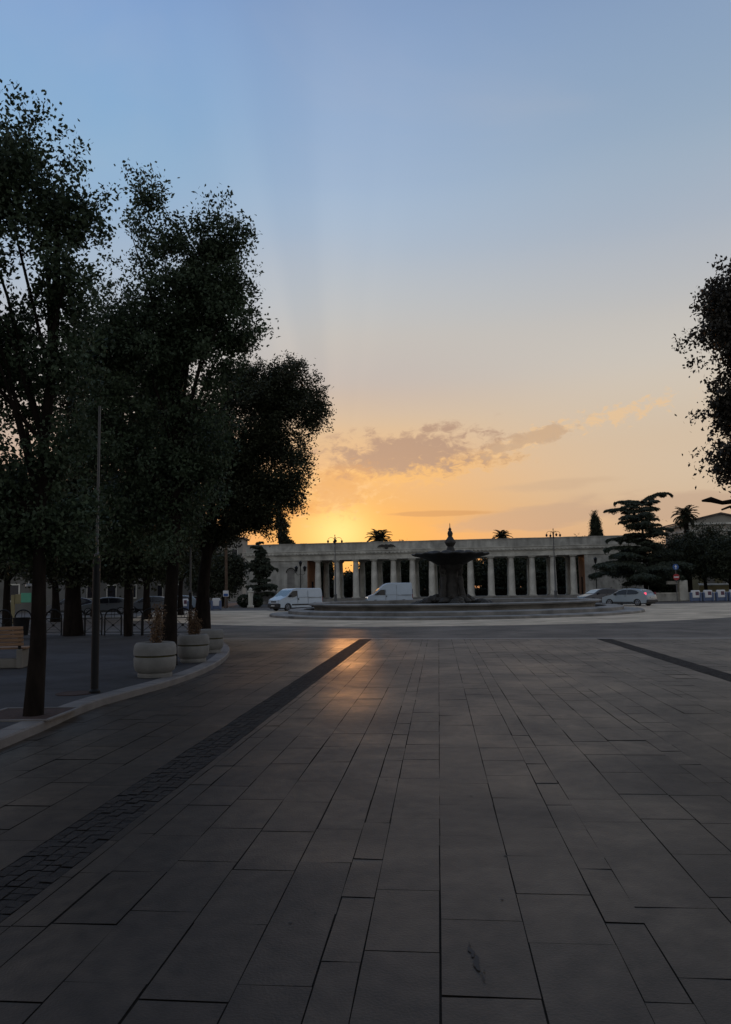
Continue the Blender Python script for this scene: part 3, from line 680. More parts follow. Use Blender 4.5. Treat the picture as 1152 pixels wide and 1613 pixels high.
# rocky heap
mb = MB()
for i in range(60):
    a0 = rnd.uniform(0, 2 * PI); r0 = rnd.uniform(0.9, 2.9); s_ = rnd.uniform(0.18, 0.5); c_ = Vector((r0 * math.cos(a0), r0 * math.sin(a0), 0.55 + 0.55 * max(0, (2.6 - r0)) * 0.6))
    rsn = []
    for zz, q in ((-0.6, 0.6), (-0.1, 1.0), (0.35, 0.8), (0.65, 0.3)):
        rsn.append([(c_.x + s_ * q * rnd.uniform(.8, 1.2) * math.cos(t2), c_.y + s_ * q * rnd.uniform(.8, 1.2) * math.sin(t2), c_.z + s_ * zz) for t2 in [2 * PI * j / 7 for j in range(7)]])
    mb.rings(rsn)
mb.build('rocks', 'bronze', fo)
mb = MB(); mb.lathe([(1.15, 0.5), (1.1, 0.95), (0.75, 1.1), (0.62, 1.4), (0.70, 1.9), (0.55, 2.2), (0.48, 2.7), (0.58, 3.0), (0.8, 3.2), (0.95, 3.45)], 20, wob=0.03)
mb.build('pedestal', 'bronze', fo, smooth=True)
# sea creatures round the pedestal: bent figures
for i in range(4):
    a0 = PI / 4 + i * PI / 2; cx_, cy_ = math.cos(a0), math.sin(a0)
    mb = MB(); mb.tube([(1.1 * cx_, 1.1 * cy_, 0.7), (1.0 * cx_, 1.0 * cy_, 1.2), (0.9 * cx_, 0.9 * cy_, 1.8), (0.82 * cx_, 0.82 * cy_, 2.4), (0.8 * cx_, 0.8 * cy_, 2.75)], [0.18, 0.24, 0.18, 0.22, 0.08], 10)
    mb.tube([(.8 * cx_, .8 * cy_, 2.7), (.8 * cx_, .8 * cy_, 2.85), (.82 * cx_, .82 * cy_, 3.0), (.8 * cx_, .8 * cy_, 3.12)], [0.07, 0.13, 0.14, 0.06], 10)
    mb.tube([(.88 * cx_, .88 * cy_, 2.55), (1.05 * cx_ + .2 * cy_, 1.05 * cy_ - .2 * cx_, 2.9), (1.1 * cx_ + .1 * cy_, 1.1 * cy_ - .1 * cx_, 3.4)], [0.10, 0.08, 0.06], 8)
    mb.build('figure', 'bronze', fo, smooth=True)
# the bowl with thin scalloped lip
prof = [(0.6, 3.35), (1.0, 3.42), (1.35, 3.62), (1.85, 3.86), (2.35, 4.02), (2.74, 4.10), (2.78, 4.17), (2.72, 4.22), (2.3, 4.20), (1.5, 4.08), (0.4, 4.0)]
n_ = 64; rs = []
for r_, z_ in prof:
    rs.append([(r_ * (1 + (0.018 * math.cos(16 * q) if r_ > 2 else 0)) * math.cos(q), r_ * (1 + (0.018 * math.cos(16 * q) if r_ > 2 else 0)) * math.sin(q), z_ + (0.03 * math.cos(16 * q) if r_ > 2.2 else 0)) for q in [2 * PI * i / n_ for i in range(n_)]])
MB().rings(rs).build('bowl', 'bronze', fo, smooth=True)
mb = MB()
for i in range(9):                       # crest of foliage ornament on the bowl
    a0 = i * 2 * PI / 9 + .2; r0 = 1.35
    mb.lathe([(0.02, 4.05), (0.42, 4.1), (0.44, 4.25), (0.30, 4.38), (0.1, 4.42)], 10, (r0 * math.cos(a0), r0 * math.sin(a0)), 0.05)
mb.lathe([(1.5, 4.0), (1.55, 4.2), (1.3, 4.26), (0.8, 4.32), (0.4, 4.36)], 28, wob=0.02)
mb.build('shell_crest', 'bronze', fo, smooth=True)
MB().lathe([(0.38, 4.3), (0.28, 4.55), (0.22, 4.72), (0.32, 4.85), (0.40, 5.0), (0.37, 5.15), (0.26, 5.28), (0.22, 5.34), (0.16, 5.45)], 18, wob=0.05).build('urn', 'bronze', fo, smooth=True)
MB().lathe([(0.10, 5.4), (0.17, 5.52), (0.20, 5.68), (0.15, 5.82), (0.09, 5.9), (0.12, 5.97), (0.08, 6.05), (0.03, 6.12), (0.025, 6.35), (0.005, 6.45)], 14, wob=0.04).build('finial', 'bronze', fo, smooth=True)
# ------------------------------------------------------------------ vehicles (local: front towards +X, left side +Y, ground z = 0)
def arc(cx_, r_, z0, n_=8):          # wheel arch, traversed front to rear on the lower outline
    return [(cx_ + r_ * math.cos(q), z0 + r_ * math.sin(q)) for q in [PI * i / n_ for i in range(n_ + 1)]]
class Car:
    def __init__(s, root, paint, half, belt, roofz, tumble, wheel_r, axles, hub_z=None):
        s.root, s.paint, s.half, s.belt, s.roofz, s.t = root, paint, half, belt, roofz, tumble; s.wr = wheel_r; s.ax = axles
    def y(s, x, z, xl):
        k_ = max(0.0, (z - s.belt) / (s.roofz - s.belt)); yy = s.half * (1 - s.t * k_)
        e_ = max(0.0, (abs(x - xl[0]) / xl[1] - 0.80) / 0.20); return yy * (1 - 0.13 * min(1, e_) ** 2)
    def body(s, outline):
        xs = [p[0] for p in outline]; xc = (max(xs) + min(xs)) / 2; xl = (xc, (max(xs) - min(xs)) / 2); s.xl = xl
        zc = (max(p[1] for p in outline) + min(p[1] for p in outline)) / 2
        rings = []
        for fr_, sc_ in ((-1, 0.955), (-0.965, 0.985), (-0.88, 1.0), (-0.4, 1.004), (0, 1.006), (0.4, 1.004), (0.88, 1.0), (0.965, 0.985), (1, 0.955)):
            rings.append([(xc + (x - xc) * (1 - (1 - sc_) * 0.45), fr_ * s.y(x, z, xl), zc + (z - zc) * sc_ if z > zc else z) for x, z in outline])
        MB().rings(rings).build('body', s.paint, s.root, smooth=True)
        MB().box(min(xs) + 0.15, max(xs) - 0.15, -s.half * 0.8, s.half * 0.8, 0.18, 0.55).build('underbody', 'plastic', s.root)
    def side(s, name, pts, m, off=0.006, both=True, th=0.02):
        os_ = []
        for sg in ((1, -1) if both else (1,)):
            P_ = [(x, sg * (s.y(x, z, s.xl) + off), z) for x, z in pts]
            os_.append(MB().poly(P_, (0, -sg * th, 0)).build(name, m, s.root))
        return os_
    def across(s, name, a_, b_, m, wid=0.86, off=0.012):
        (x0, z0), (x1, z1) = a_, b_; n_ = Vector((z1 - z0, 0, -(x1 - x0))).normalized()
        if n_.z < 0: n_ = -n_
        w0 = s.y(x0, z0, s.xl) * wid; w1 = s.y(x1, z1, s.xl) * wid
        P_ = [Vector((x0, -w0, z0)), Vector((x0, w0, z0)), Vector((x1, w1, z1)), Vector((x1, -w1, z1))]
        return MB().poly([p + n_ * off for p in P_], -n_ * 0.03).build(name, m, s.root)
    def wheels(s):
        r_ = s.wr
        for x in s.ax:
            for sg in (1, -1):
                yc = sg * (s.half - 0.11)
                w_ = bpy.data.objects.new('wheel', None); C.objects.link(w_); w_.parent = s.root; w_.location = (x, yc, r_)
                pr = [(r_ * 0.60, -0.10), (r_ * 0.94, -0.10), (r_, -0.07), (r_, 0.07), (r_ * 0.94, 0.10), (r_ * 0.60, 0.10)]
                t_ = MB(); t_.rings([[(a_ * math.cos(q), zz, a_ * math.sin(q)) for q in [2 * PI * i / 24 for i in range(24)]] for a_, zz in pr]); t_.build('tyre', 'rubber', w_, smooth=True)
                m_ = MB(); m_.disc((0, sg * 0.098, 0), (0, 1, 0), r_ * 0.18, 0.03, 12)
                for k_ in range(6):
                    q = 2 * PI * k_ / 6; m_.tube([(0.1 * r_ * math.cos(q), sg * 0.10, 0.1 * r_ * math.sin(q)), (0.6 * r_ * math.cos(q), sg * 0.10, 0.6 * r_ * math.sin(q))], 0.028, 6)
                m_.tube([(0.6 * r_ * math.cos(q), sg * 0.10, 0.6 * r_ * math.sin(q)) for q in [2 * PI * i / 20 for i in range(21)]], 0.02, 5)
                m_.build('rim', 'rim', w_)
    def mirror(s, x, z):
        for sg in (1, -1):
            y_ = sg * (s.half + 0.09); MB().bbox(x - 0.06, x + 0.06, y_ - 0.09, y_ + 0.09, z - 0.08, z + 0.10, 0.02).build('mirror', 'plastic', s.root)
def lamp(root, name, m, x, y, z, sx_, sy_, sz_, b=0.025):
    return MB().bbox(x - sx_, x + sx_, y - sy_, y + sy_, z - sz_, z + sz_, b).build(name, m, root)
def van(label, loc, rz, high=False, group=None, head='headoff'):
    L2 = 2.4; rt_ = 2.38 if high else 1.95
    root = thing('delivery_van', label, 'van', loc, rz, group); c = Car(root, 'white', 0.96, 1.15, rt_, 0.12 if high else 0.09, 0.33, (1.52, -1.45))
    nose = [(2.30, 0.30), (2.38, 0.45), (2.38, 0.72), (2.30, 0.95), (2.12, 1.06), (1.78, 1.19)]
    top = [(1.00, 1.80), (0.78, 1.91), (0.5, 1.95)] if not high else [(0.95, 1.90), (0.55, 2.22), (0.25, 2.34), (-0.1, 2.38)]
    rear = [(-2.2, rt_ - 0.02), (-2.32, rt_ - 0.12), (-2.38, 1.2), (-2.40, 0.42), (-2.34, 0.28)]
    bot = [(p[0], p[1]) for p in reversed(arc(-1.45, 0.40, 0.28))] + [(p[0], p[1]) for p in reversed(arc(1.52, 0.40, 0.28))]
    c.body(nose + top + rear + bot); c.wheels(); c.mirror(1.25, 1.28)
    if high: wd = [(1.62, 1.16), (1.05, 1.62), (0.95, 1.68), (0.52, 1.68), (0.50, 1.14)]
    else: wd = [(1.55, 1.20), (1.02, 1.68), (0.92, 1.72), (0.50, 1.74), (0.47, 1.30), (0.9, 1.17)]
    c.side('side_window', wd, 'glass')
    t1 = (1.70, 1.24) if not high else (1.70, 1.25); t2 = (1.05, 1.76) if not high else (1.02, 1.84)
    c.across('windscreen', t1, t2, 'glassl', 0.90)
    c.side('door_handle', [(0.32, 1.08), (0.40, 1.08), (0.40, 0.92), (0.32, 0.92)], 'plastic', 0.012)
    c.side('door_gap', [(0.43, 0.5), (0.455, 0.5), (0.47, 1.7), (0.445, 1.7)], 'plastic', 0.003)
    c.side('slide_rail', [(-0.75, 1.08), (-0.75, 1.11), (-2.2, 1.11), (-2.2, 1.08)], 'galv', 0.006)
    c.side('side_moulding', [(1.08, 0.46), (1.08, 0.58), (-1.0, 0.58), (-1.0, 0.46)], 'plastic', 0.012)
    c.side('panel_seam', [(-0.70, 0.60), (-0.685, 0.60), (-0.685, rt_ - .22), (-0.70, rt_ - .22)], 'plastic', 0.0035)
    c.side('waist_line', [(0.40, 1.145), (0.40, 1.16), (-2.3, 1.16), (-2.3, 1.145)], 'galv', 0.0035)
    c.across('wiper', (1.62, 1.27), (1.60, 1.285), 'plastic', 0.6, 0.03)
    MB().bbox(2.18, 2.44, -0.88, 0.88, 0.28, 0.66, 0.06).build('front_bumper', 'plastic', root, smooth=True)
    MB().bbox(-2.48, -2.30, -0.88, 0.88, 0.30, 0.55, 0.05).build('rear_bumper', 'plastic', root, smooth=True)
    MB().bbox(2.28, 2.405, -0.38, 0.38, 0.74, 0.86, 0.02).build('grille', 'plastic', root)
    MB().box(2.44, 2.455, -0.26, 0.26, 0.40, 0.51).build('number_plate', 'plate', root)
    for sg in (1, -1):
        lamp(root, 'headlight', head, 2.24, sg * 0.68, 0.86, 0.11, 0.14, 0.10); lamp(root, 'tail_light', 'tailoff', -2.36, sg * 0.82, 1.0, 0.03, 0.05, 0.22)
    for sg in (1, -1): MB().box(-2.405, -2.375, sg * 0.42 - 0.33, sg * 0.42 + 0.33, 1.25, 1.72).build('rear_window', 'glass', root)
    return root
GV = 'white vans driving round the fountain'
p = at(466, 950, 69.0); van('white low-roof van at left end of the fountain, turned three-quarters to the viewer', (p.x, p.y, 0), R(180 + 41), False, GV)
p = at(613, 950, 80.5); van('white high-roof van seen side-on behind the fountain basin', (p.x, p.y, 0), R(180 + 6), True, GV, 'head')

def hatch(label, loc, rz, paint, tail, group=None, far=False):
    root = thing('parked_car' if far else 'hatchback_car', label, 'car', loc, rz, group); c = Car(root, paint, 0.90, 0.92, 1.46, 0.24, 0.31, (1.32, -1.30))
    out = [(2.02, 0.25), (2.12, 0.36), (2.14, 0.56), (2.05, 0.70), (1.75, 0.82), (1.15, 0.95), (0.45, 1.34), (0.10, 1.44), (-0.5, 1.46), (-1.1, 1.41), (-1.55, 1.30), (-1.98, 1.00), (-2.08, 0.86), (-2.14, 0.60), (-2.12, 0.36), (-2.02, 0.25)]
    bot = [(x, z) for x, z in reversed(arc(-1.30, 0.37, 0.24))] + [(x, z) for x, z in reversed(arc(1.32, 0.37, 0.24))]
    c.body(out + bot); c.wheels(); c.mirror(0.72, 0.98)
    c.side('front_window', [(0.95, 0.96), (0.42, 1.27), (0.05, 1.35), (-0.28, 1.36), (-0.30, 0.95)], 'glass')
    c.side('rear_window', [(-0.36, 0.95), (-0.34, 1.36), (-0.75, 1.35), (-1.15, 1.28), (-1.42, 1.10), (-1.20, 0.99)], 'glass')
    c.side('door_handle', [(-0.12, 0.86), (-0.28, 0.86), (-0.28, 0.83), (-0.12, 0.83)], 'plastic', 0.01)
    c.side('sill', [(0.93, 0.26), (0.93, 0.36), (-0.9, 0.36), (-0.9, 0.26)], 'plastic', 0.006)
    c.across('windscreen', (1.12, 0.985), (0.50, 1.33), 'glassl', 0.88); c.across('rear_screen', (-1.92, 1.06), (-1.56, 1.305), 'glass', 0.76)
    MB().bbox(-2.20, -2.02, -0.80, 0.80, 0.27, 0.52, 0.05).build('rear_bumper', 'plastic' if not far else 'plastic', root, smooth=True)
    MB().bbox(2.04, 2.17, -0.55, 0.55, 0.30, 0.46, 0.03).build('grille', 'plastic', root)
    MB().box(-2.155, -2.135, -0.26, 0.26, 0.64, 0.75).build('number_plate', 'plate', root)
    for sg in (1, -1):
        lamp(root, 'tail_light', tail if sg > 0 else 'tailoff', -1.96, sg * 0.74, 1.02, 0.09, 0.055, 0.10); lamp(root, 'headlight', 'headoff', 1.93, sg * 0.64, 0.68, 0.14, 0.12, 0.07)
    return root
p = at(991, 945, 65.5); hatch('silver hatchback with glowing brake light at the right end of the fountain', (p.x, p.y, 0), R(180 - 50), 'silver', 'tail')
p = at(945, 940, 76.0); hatch('dark blue car half hidden behind the silver hatchback', (p.x, p.y, 0), R(180 + 16), 'navy', 'tailoff')
GP = 'cars parked beyond the railings'
pc = None
for px, Yc, rz, ln, pt, in ((165, 66, 200, 'pale parked car seen between the tall pole and the slim tree', 'grey'), (112, 68, 195, 'dark parked car beyond the railings left of the tall pole', 'navy'), (236, 70, 185, 'grey parked car seen above the first planter', 'grey'),
                            (282, 78, 180, 'silver car seen over the second planter', 'silver')):
    p = at(px, 940, Yc); hatch(ln, (p.x, p.y, 0), R(rz), pt, 'tailoff', GP, True)

# ------------------------------------------------------------------ planters
def planter(label, loc, r_, h_, plant, rz):
    root = thing('round_planter', label, 'planter', loc, rz, 'round concrete planters along the kerb')
    MB().lathe([(r_ * .80, 0.0), (r_ * .82, 0.05), (r_ * .76, 0.09)], 36).build('foot', 'conc', root, smooth=True)
    MB().lathe([(r_ * .80, 0.085), (r_ * .92, 0.13), (r_ * .985, h_ * .32), (r_, h_ * .52), (r_ * .985, h_ * .575), (r_ * .95, h_ * .585)], 40).build('lower_bowl', 'conc', root, smooth=True)
    MB().lathe([(r_ * .94, h_ * .58), (r_ * .94, h_ * .63)], 40).build('groove', 'groove', root, smooth=True)
    MB().lathe([(r_ * .95, h_ * .625), (r_, h_ * .64), (r_ * 1.01, h_ * .76), (r_ * .985, h_ * .90), (r_ * .90, h_ * .985), (r_ * .80, h_), (r_ * .76, h_ * .97), (r_ * .76, h_ * .85)], 40, cap=False).build('rim', 'conc', root, smooth=True)
    MB().lathe([(r_ * .77, h_ * .86), (0.01, h_ * .90)], 24, cap=False).build('soil', 'soil', root)
    if plant:
        w_, ph = plant; p_ = thing('dry_shrub', 'withered rust-brown shrub standing in the ' + ('front planter' if ph > 0.7 else 'middle planter'), 'plant', (loc[0] + 0.02, loc[1], loc[2] + h_ * .89), 0.0, 'dry shrubs in the planters')
        pts = []; mb = MB(); dirs = []
        for i in range(13):
            a0 = rnd.uniform(0, 2 * PI); r0 = rnd.uniform(0.02, w_ * 0.6); hh = ph * rnd.uniform(0.6, 1.05)
            p0 = Vector((r0 * math.cos(a0), r0 * math.sin(a0), 0)); p1 = p0 * 1.5 + Vector((rnd.uniform(-.05, .05), rnd.uniform(-.05, .05), hh)); m_ = p0.lerp(p1, .5) + Vector((rnd.uniform(-.03, .03), 0, 0))
            mb.tube([p0, m_, p1], [0.008, 0.006, 0.003], 5)
            for j in range(85):
                t_ = rnd.uniform(0.02, 1.0); q = p0.lerp(p1, t_); pts.append((q.x + rnd.gauss(0, .04), q.y + rnd.gauss(0, .04), q.z + rnd.gauss(0, .03)))
        mb.build('stems', 'palebark', p_); leaf_mesh('leaves', pts, 0.026, 0.45, 'dry', p_, 0.4)
    return root
g = ground(237.5, 1068, KZ); planter('front concrete planter, the nearest one, holding a tall dry shrub', (g.x, g.y + .3, KZ), 32.5 * pxm(g.y + .2), 0.66, (0.15, 0.80), 0)
g = ground(300, 1044, KZ); planter('middle concrete planter holding a shorter dry shrub, right of the two-peaked tree', (g.x, g.y + .3, KZ), 24.5 * pxm(g.y + .3), 0.64, (0.16, 0.62), 1)
g = ground(329, 1029, KZ); planter('rearmost concrete planter, without any plant, beside the oak trunk', (g.x, g.y + .3, KZ), 19.5 * pxm(g.y + .3), 0.62, None, 2)

# ------------------------------------------------------------------ bench
g = ground(28, 1053, KZ); be = thing('park_bench', 'bench of brown wooden slats on pale concrete feet at the left edge', 'bench', (g.x, g.y, KZ), R(8))
for i in range(5): MB().bbox(-2.3, 0.12, -0.03 + 0.035 * i * 0 - 0.02 * i, 0.0 - 0.02 * i, 0.50 + 0.088 * i, 0.575 + 0.088 * i, 0.008).build('back_slat', 'wood', be)
for i in range(5): MB().bbox(-2.3, 0.16, 0.06 + 0.105 * i, 0.15 + 0.105 * i, 0.42, 0.46, 0.008).build('seat_slat', 'wood', be)
for x in (-1.9, 0.02): MB().bbox(x - 0.06, x + 0.06, 0.0, 0.55, 0, 0.42, 0.015).build('leg', 'concd', be)
for x in (-1.9, 0.02): MB().bbox(x - 0.03, x + 0.03, 0.0, 0.05, 0.42, 0.92, 0.01).build('back_bracket', 'iron', be)
MB().bbox(-1.84, -0.05, 0.10, 0.45, 0, 0.20, 0.015).build('footing', 'concd', be)

# ------------------------------------------------------------------ arched railings
def hoop_parts(root, wd=0.66, ht=1.02):
    r_ = wd / 2; mb = MB()
    pts = [(-r_, 0, 0)] + [(-r_, 0, ht - r_)] + [(-r_ * math.cos(q), 0, ht - r_ + r_ * math.sin(q)) for q in [PI * i / 14 for i in range(1, 14)]] + [(r_, 0, ht - r_), (r_, 0, 0)]
    mb.tube(pts, 0.028, 8); mb.build('hoop', 'iron', root, smooth=True)
    MB().tube([(-r_, 0, ht - r_ - 0.02), (r_, 0, ht - r_ - 0.02)], 0.018, 6).tube([(-r_, 0, 0.13), (r_, 0, 0.13)], 0.014, 6).build('crossbar', 'iron', root)
    mb = MB(); mb.tube([(-r_, 0, 0.13), (r_, 0, ht - r_ - 0.02)], 0.010, 6); mb.tube([(r_, 0.012, 0.13), (-r_, 0.012, ht - r_ - 0.02)], 0.010, 6); mb.disc((0, 0, (0.13 + ht - r_ - 0.02) / 2), (0, 1, 0), 0.05, 0.03, 12); mb.build('brace', 'iron', root)
    mb = MB()
    for x in (-0.06, 0.06): mb.tube([(x, 0, ht - r_ - 0.02), (x, 0, ht - 0.03)], 0.009, 6)
    mb.build('bars', 'iron', root)
hs = [-34, 5, 36, 84, 121, 147, 178, 212, 237, 261, 288]
where = ['left of the bench end', 'behind the bench end', 'by the litter bin', 'just right of the nearest trunk', 'behind the stout trunk', 'behind the tall pole', 'just right of the tall pole', 'right of the slim tree', 'behind the front planter', 'behind the two-peaked tree', 'behind the middle planter, nearest the oak']
h0 = None
for i, px in enumerate(hs):
    g = ground(px, 1001.0, KZ); lab = 'black arched iron railing hoop standing ' + where[i]
    if h0 is None:
        h0 = thing('arched_railing', lab, 'railing', (g.x, g.y, KZ), R(3), 'arched iron railings along the sidewalk edge'); hoop_parts(h0)
    else: dup(h0, (g.x, g.y, KZ), R(-4 + 3 * (i % 3)), lab)

# litter bin
g = ground(33, 1006, KZ); lb_ = thing('litter_bin', 'dark round litter bin behind the bench', 'bin', (g.x, g.y, KZ)); MB().lathe([(0.24, 0.12), (0.30, 0.75), (0.31, 0.78), (0.28, 0.78), (0.24, 0.3)], 20).build('bucket', 'iron', lb_, smooth=True)
MB().tube([(-0.36, 0, 0), (-0.36, 0, 0.85)], 0.025).tube([(-0.36, 0, 0.6), (-0.28, 0, 0.6)], 0.02).build('post', 'iron', lb_)

# ------------------------------------------------------------------ lamps and poles
def tall_pole(label, px, py, z, Y_, ytop, r0, r1, frac):
    g = ground(px, py, z) if Y_ is None else at(px, py, Y_); g.z = z; top = at(px + 6, ytop, g.y).z - z
    root = thing('steel_pole', label, 'pole', g, 0, 'tall plain poles among the left trees')
    h = top * frac
    MB().lathe([(r0 * 1.5, 0), (r0 * 1.5, 0.03), (r0, 0.06), (r0, h), (r0 * .8, h + 0.06)], 16).build('base_shaft', 'iron', root, smooth=True)
    MB().lathe([(r1, h), (r1 * .8, top)], 10).build('upper_shaft', 'galv', root, smooth=True)
    MB().lathe([(r1 * 1.8, h + .05), (r1 * 1.9, h + 0.12), (r1, h + 0.16)], 12).build('collar', 'galv', root)
    return root
tall_pole('nearest tall dark pole rising from the sidewalk between bench and front planter', 149, 1091, KZ, None, 640, 0.062, 0.026, 0.45)
tall_pole('slender pole among the trees, right of the nearest tall pole', 206, 1000, KZ, None, 850, 0.09, 0.04, 0.5)
tall_pole('slender pole seen left of the round oak trunk', 300, 985, 0, 34, 862, 0.07, 0.045, 0.45)

def arch_lamp(label, px, Y_, ytop, group):
    g = at(px, 945, Y_); zt = at(px, ytop, Y_).z; root = thing('street_lamp', label, 'street lamp', (g.x, g.y, 0), R(10), group); h = zt - 0.75
    MB().lathe([(0.26, 0), (0.26, 0.15), (0.18, 0.3), (0.15, 1.1), (0.18, 1.2), (0.09, 1.35), (0.07, h * .6), (0.085, h * .61), (0.06, h * .63), (0.05, h)], 16).build('pole', 'galv', root, smooth=True)
    MB().lathe([(0.05, h), (0.09, h + 0.1), (0.04, h + 0.25), (0.03, h + 0.55), (0.06, h + 0.6), (0.01, h + 0.78)], 10).build('finial', 'iron', root, smooth=True)
    for a0 in (0, PI, PI / 2, -PI / 2):
        cx_, cy_ = math.cos(a0), math.sin(a0); rr2 = 0.42
        pts = [(0.05 * cx_, 0.05 * cy_, h - 0.35)] + [((0.42 - 0.36 * math.cos(q)) * cx_, (0.42 - 0.36 * math.cos(q)) * cy_, h + 0.12 + 0.30 * math.sin(q)) for q in [PI * i / 10 for i in range(11)]]
        arm = MB().tube(pts, 0.022, 6).build('arm', 'iron', root, smooth=True)
        MB().lathe([(0.02, h + 0.14), (0.07, h + 0.10), (0.13, h + 0.0), (0.12, h - 0.02), (0.07, h - 0.16), (0.0, h - 0.2)], 12, (0.78 * cx_, 0.78 * cy_)).build('lantern', 'iron', arm, smooth=True)
    return root
arch_lamp('tall curved-arm street lamp against the sun glow, left part of the colonnade', 529, 86, 842, 'tall curved-arm street lamps')
arch_lamp('tall street lamp with curved arms before the right end of the colonnade', 876, 84, 832, 'tall curved-arm street lamps')
def lantern_lamp(label, px, ybase_z, Y_, ytop, arms):
    g = at(px, 945, Y_); zt = at(px, ytop, Y_).z; root = thing('lantern_lamp', label, 'street lamp', (g.x, g.y, ybase_z), 0, 'old-style lantern posts'); h = zt - ybase_z - 0.75
    MB().lathe([(0.22, 0), (0.22, 0.2), (0.12, 0.35), (0.10, 0.9), (0.055, 1.0), (0.05, h)], 12).build('pole', 'iron', root, smooth=True)
    def lant(x, z):
        q = MB().lathe([(0.04, z), (0.12, z + 0.08), (0.20, z + 0.48), (0.24, z + 0.52), (0.10, z + 0.66), (0.03, z + 0.74)], 6, (x, 0)); q.build('lantern', 'iron', root)
    lant(0, h)
    if arms:
        for sg in (-1, 1):
            MB().tube([(0, 0, h - 0.9), (sg * 0.3, 0, h - 1.05), (sg * 0.52, 0, h - 0.85), (sg * 0.52, 0, h - 0.62)], 0.025, 6).build('arm', 'iron', root, smooth=True); lant(sg * 0.52, h - 0.62)
lantern_lamp('black post with three lanterns before the blank left wall of the colonnade', 474, 0, 95, 883, True)
lantern_lamp('black single-lantern post before the right wall, left of the cedar', 941, 0, 88, 877, False)

# ------------------------------------------------------------------ conifers, palms, garden trees
def cedar(label, loc, H_, spread, dens, top_arm=None, name='cedar_tree', asym=0.0, gap=0.0):
    root = thing(name, label, 'tree', loc, 0)
    mb = MB(); mb.tube([(0, 0, 0), (0.04, 0, H_ * .35), (-0.05, 0, H_ * .7), (0, 0, H_ * .97)], [H_ * .022, H_ * .018, H_ * .011, 0.02], 10)
    pts = []; dirs = []
    def spray(p0, dr, ln, rise, w_):
        n_ = int(ln * dens); side = Vector((-dr.y, dr.x, 0)); ph = rnd.uniform(0, 6)
        def P(t_): return p0 + dr * ln * t_ + Vector((0, 0, rise * math.sin(t_ * PI * .62) - ln * .10 * t_ * t_)) + side * (.05 * ln * math.sin(3 * t_ + ph))
        mb.tube([P(0), P(.3), P(.6), P(.85), P(1)], [0.018 * ln + .01, 0.013 * ln + .01, .02, .012, .005], 5)
        for i in range(n_):
            t_ = rnd.uniform(0.06, 1.0) ** 0.75; c_ = P(t_)
            gap_ = 0.55 + 0.45 * math.sin(t_ * 17 + ph)           # tufts along the branch
            wd = w_ * ln * (1.05 - t_ * .85) * rnd.gauss(0, .5); hang = abs(rnd.gauss(0, .2)) * (0.35 + ln * .16) * gap_
            c_ = c_ + side * wd + Vector((0, 0, -abs(wd) * .25 - hang + .05))
            pts.append(tuple(c_)); dirs.append(tuple(dr * .5 + Vector((0, 0, -.6)) + side * (0.5 if wd > 0 else -.5)))
    k_ = 0; z = H_ * 0.17
    def prof(t_):
        if H_ < 8: return spread * (1.0 - t_) ** .42 * (.8 + .3 * math.sin(t_ * 23))
        return spread * (1.0 if t_ < .38 else (0.95 - (t_ - .38) * 2.0 if t_ < .55 else (.62 if t_ < .86 else .45)))
    while z < H_ * 0.97:
        t_ = z / H_; L_ = prof(t_)
        for j in range(3):
            a0 = k_ * 2.4 + j * 2 * PI / 3 + rnd.uniform(-.5, .5); l2 = L_ * rnd.uniform(0.6, 1.15) * (1 + asym * math.cos(a0))
            spray(Vector((0, 0, z + rnd.uniform(-.2, .2))), Vector((math.cos(a0), math.sin(a0), 0)), max(0.5, l2), rnd.uniform(.02, .26) * l2, 0.40)
        z += H_ * rnd.uniform(0.026, 0.048) * (1 + gap); k_ += 1
    if top_arm:
        for (dx, dz, x0, z0) in top_arm: spray(Vector((x0, 0, z0)), Vector((1 if dx > 0 else -1, 0.1, 0)).normalized(), abs(dx), dz, 0.22); spray(Vector((x0, 0.1, z0 + .05)), Vector((1 if dx > 0 else -1, 0.1, 0)).normalized(), abs(dx) * .8, dz * .8, 0.2)
    mb.build('trunk', 'bark', root, smooth=True)
    leaf_mesh('crown', pts, 0.15, 0.30, 'leafC', root, 0.0, dirs=np.array(dirs))
    return root
g = at(1018, 930, 85); k = pxm(85); zt = at(1018, 782, 85).z
cedar('large spreading cedar with a tip branch rising to the right, behind the silver hatchback', (g.x, g.y, 0), zt, 5.2, 520, [(3.4, 1.05, 0.2, zt - 0.5), (-3.0, 0.35, 0.0, zt - 0.7), (-2.2, -.1, 0, zt - 1.5), (1.9, .1, 0, zt - 1.3)], asym=-0.12, gap=0.1)
g = at(408, 930, 88); cedar('small layered conifer in front of the colonnade left wall', (g.x, g.y, 0), at(408, 853, 88).z, 2.6, 420, name='conifer_tree', asym=0.25)
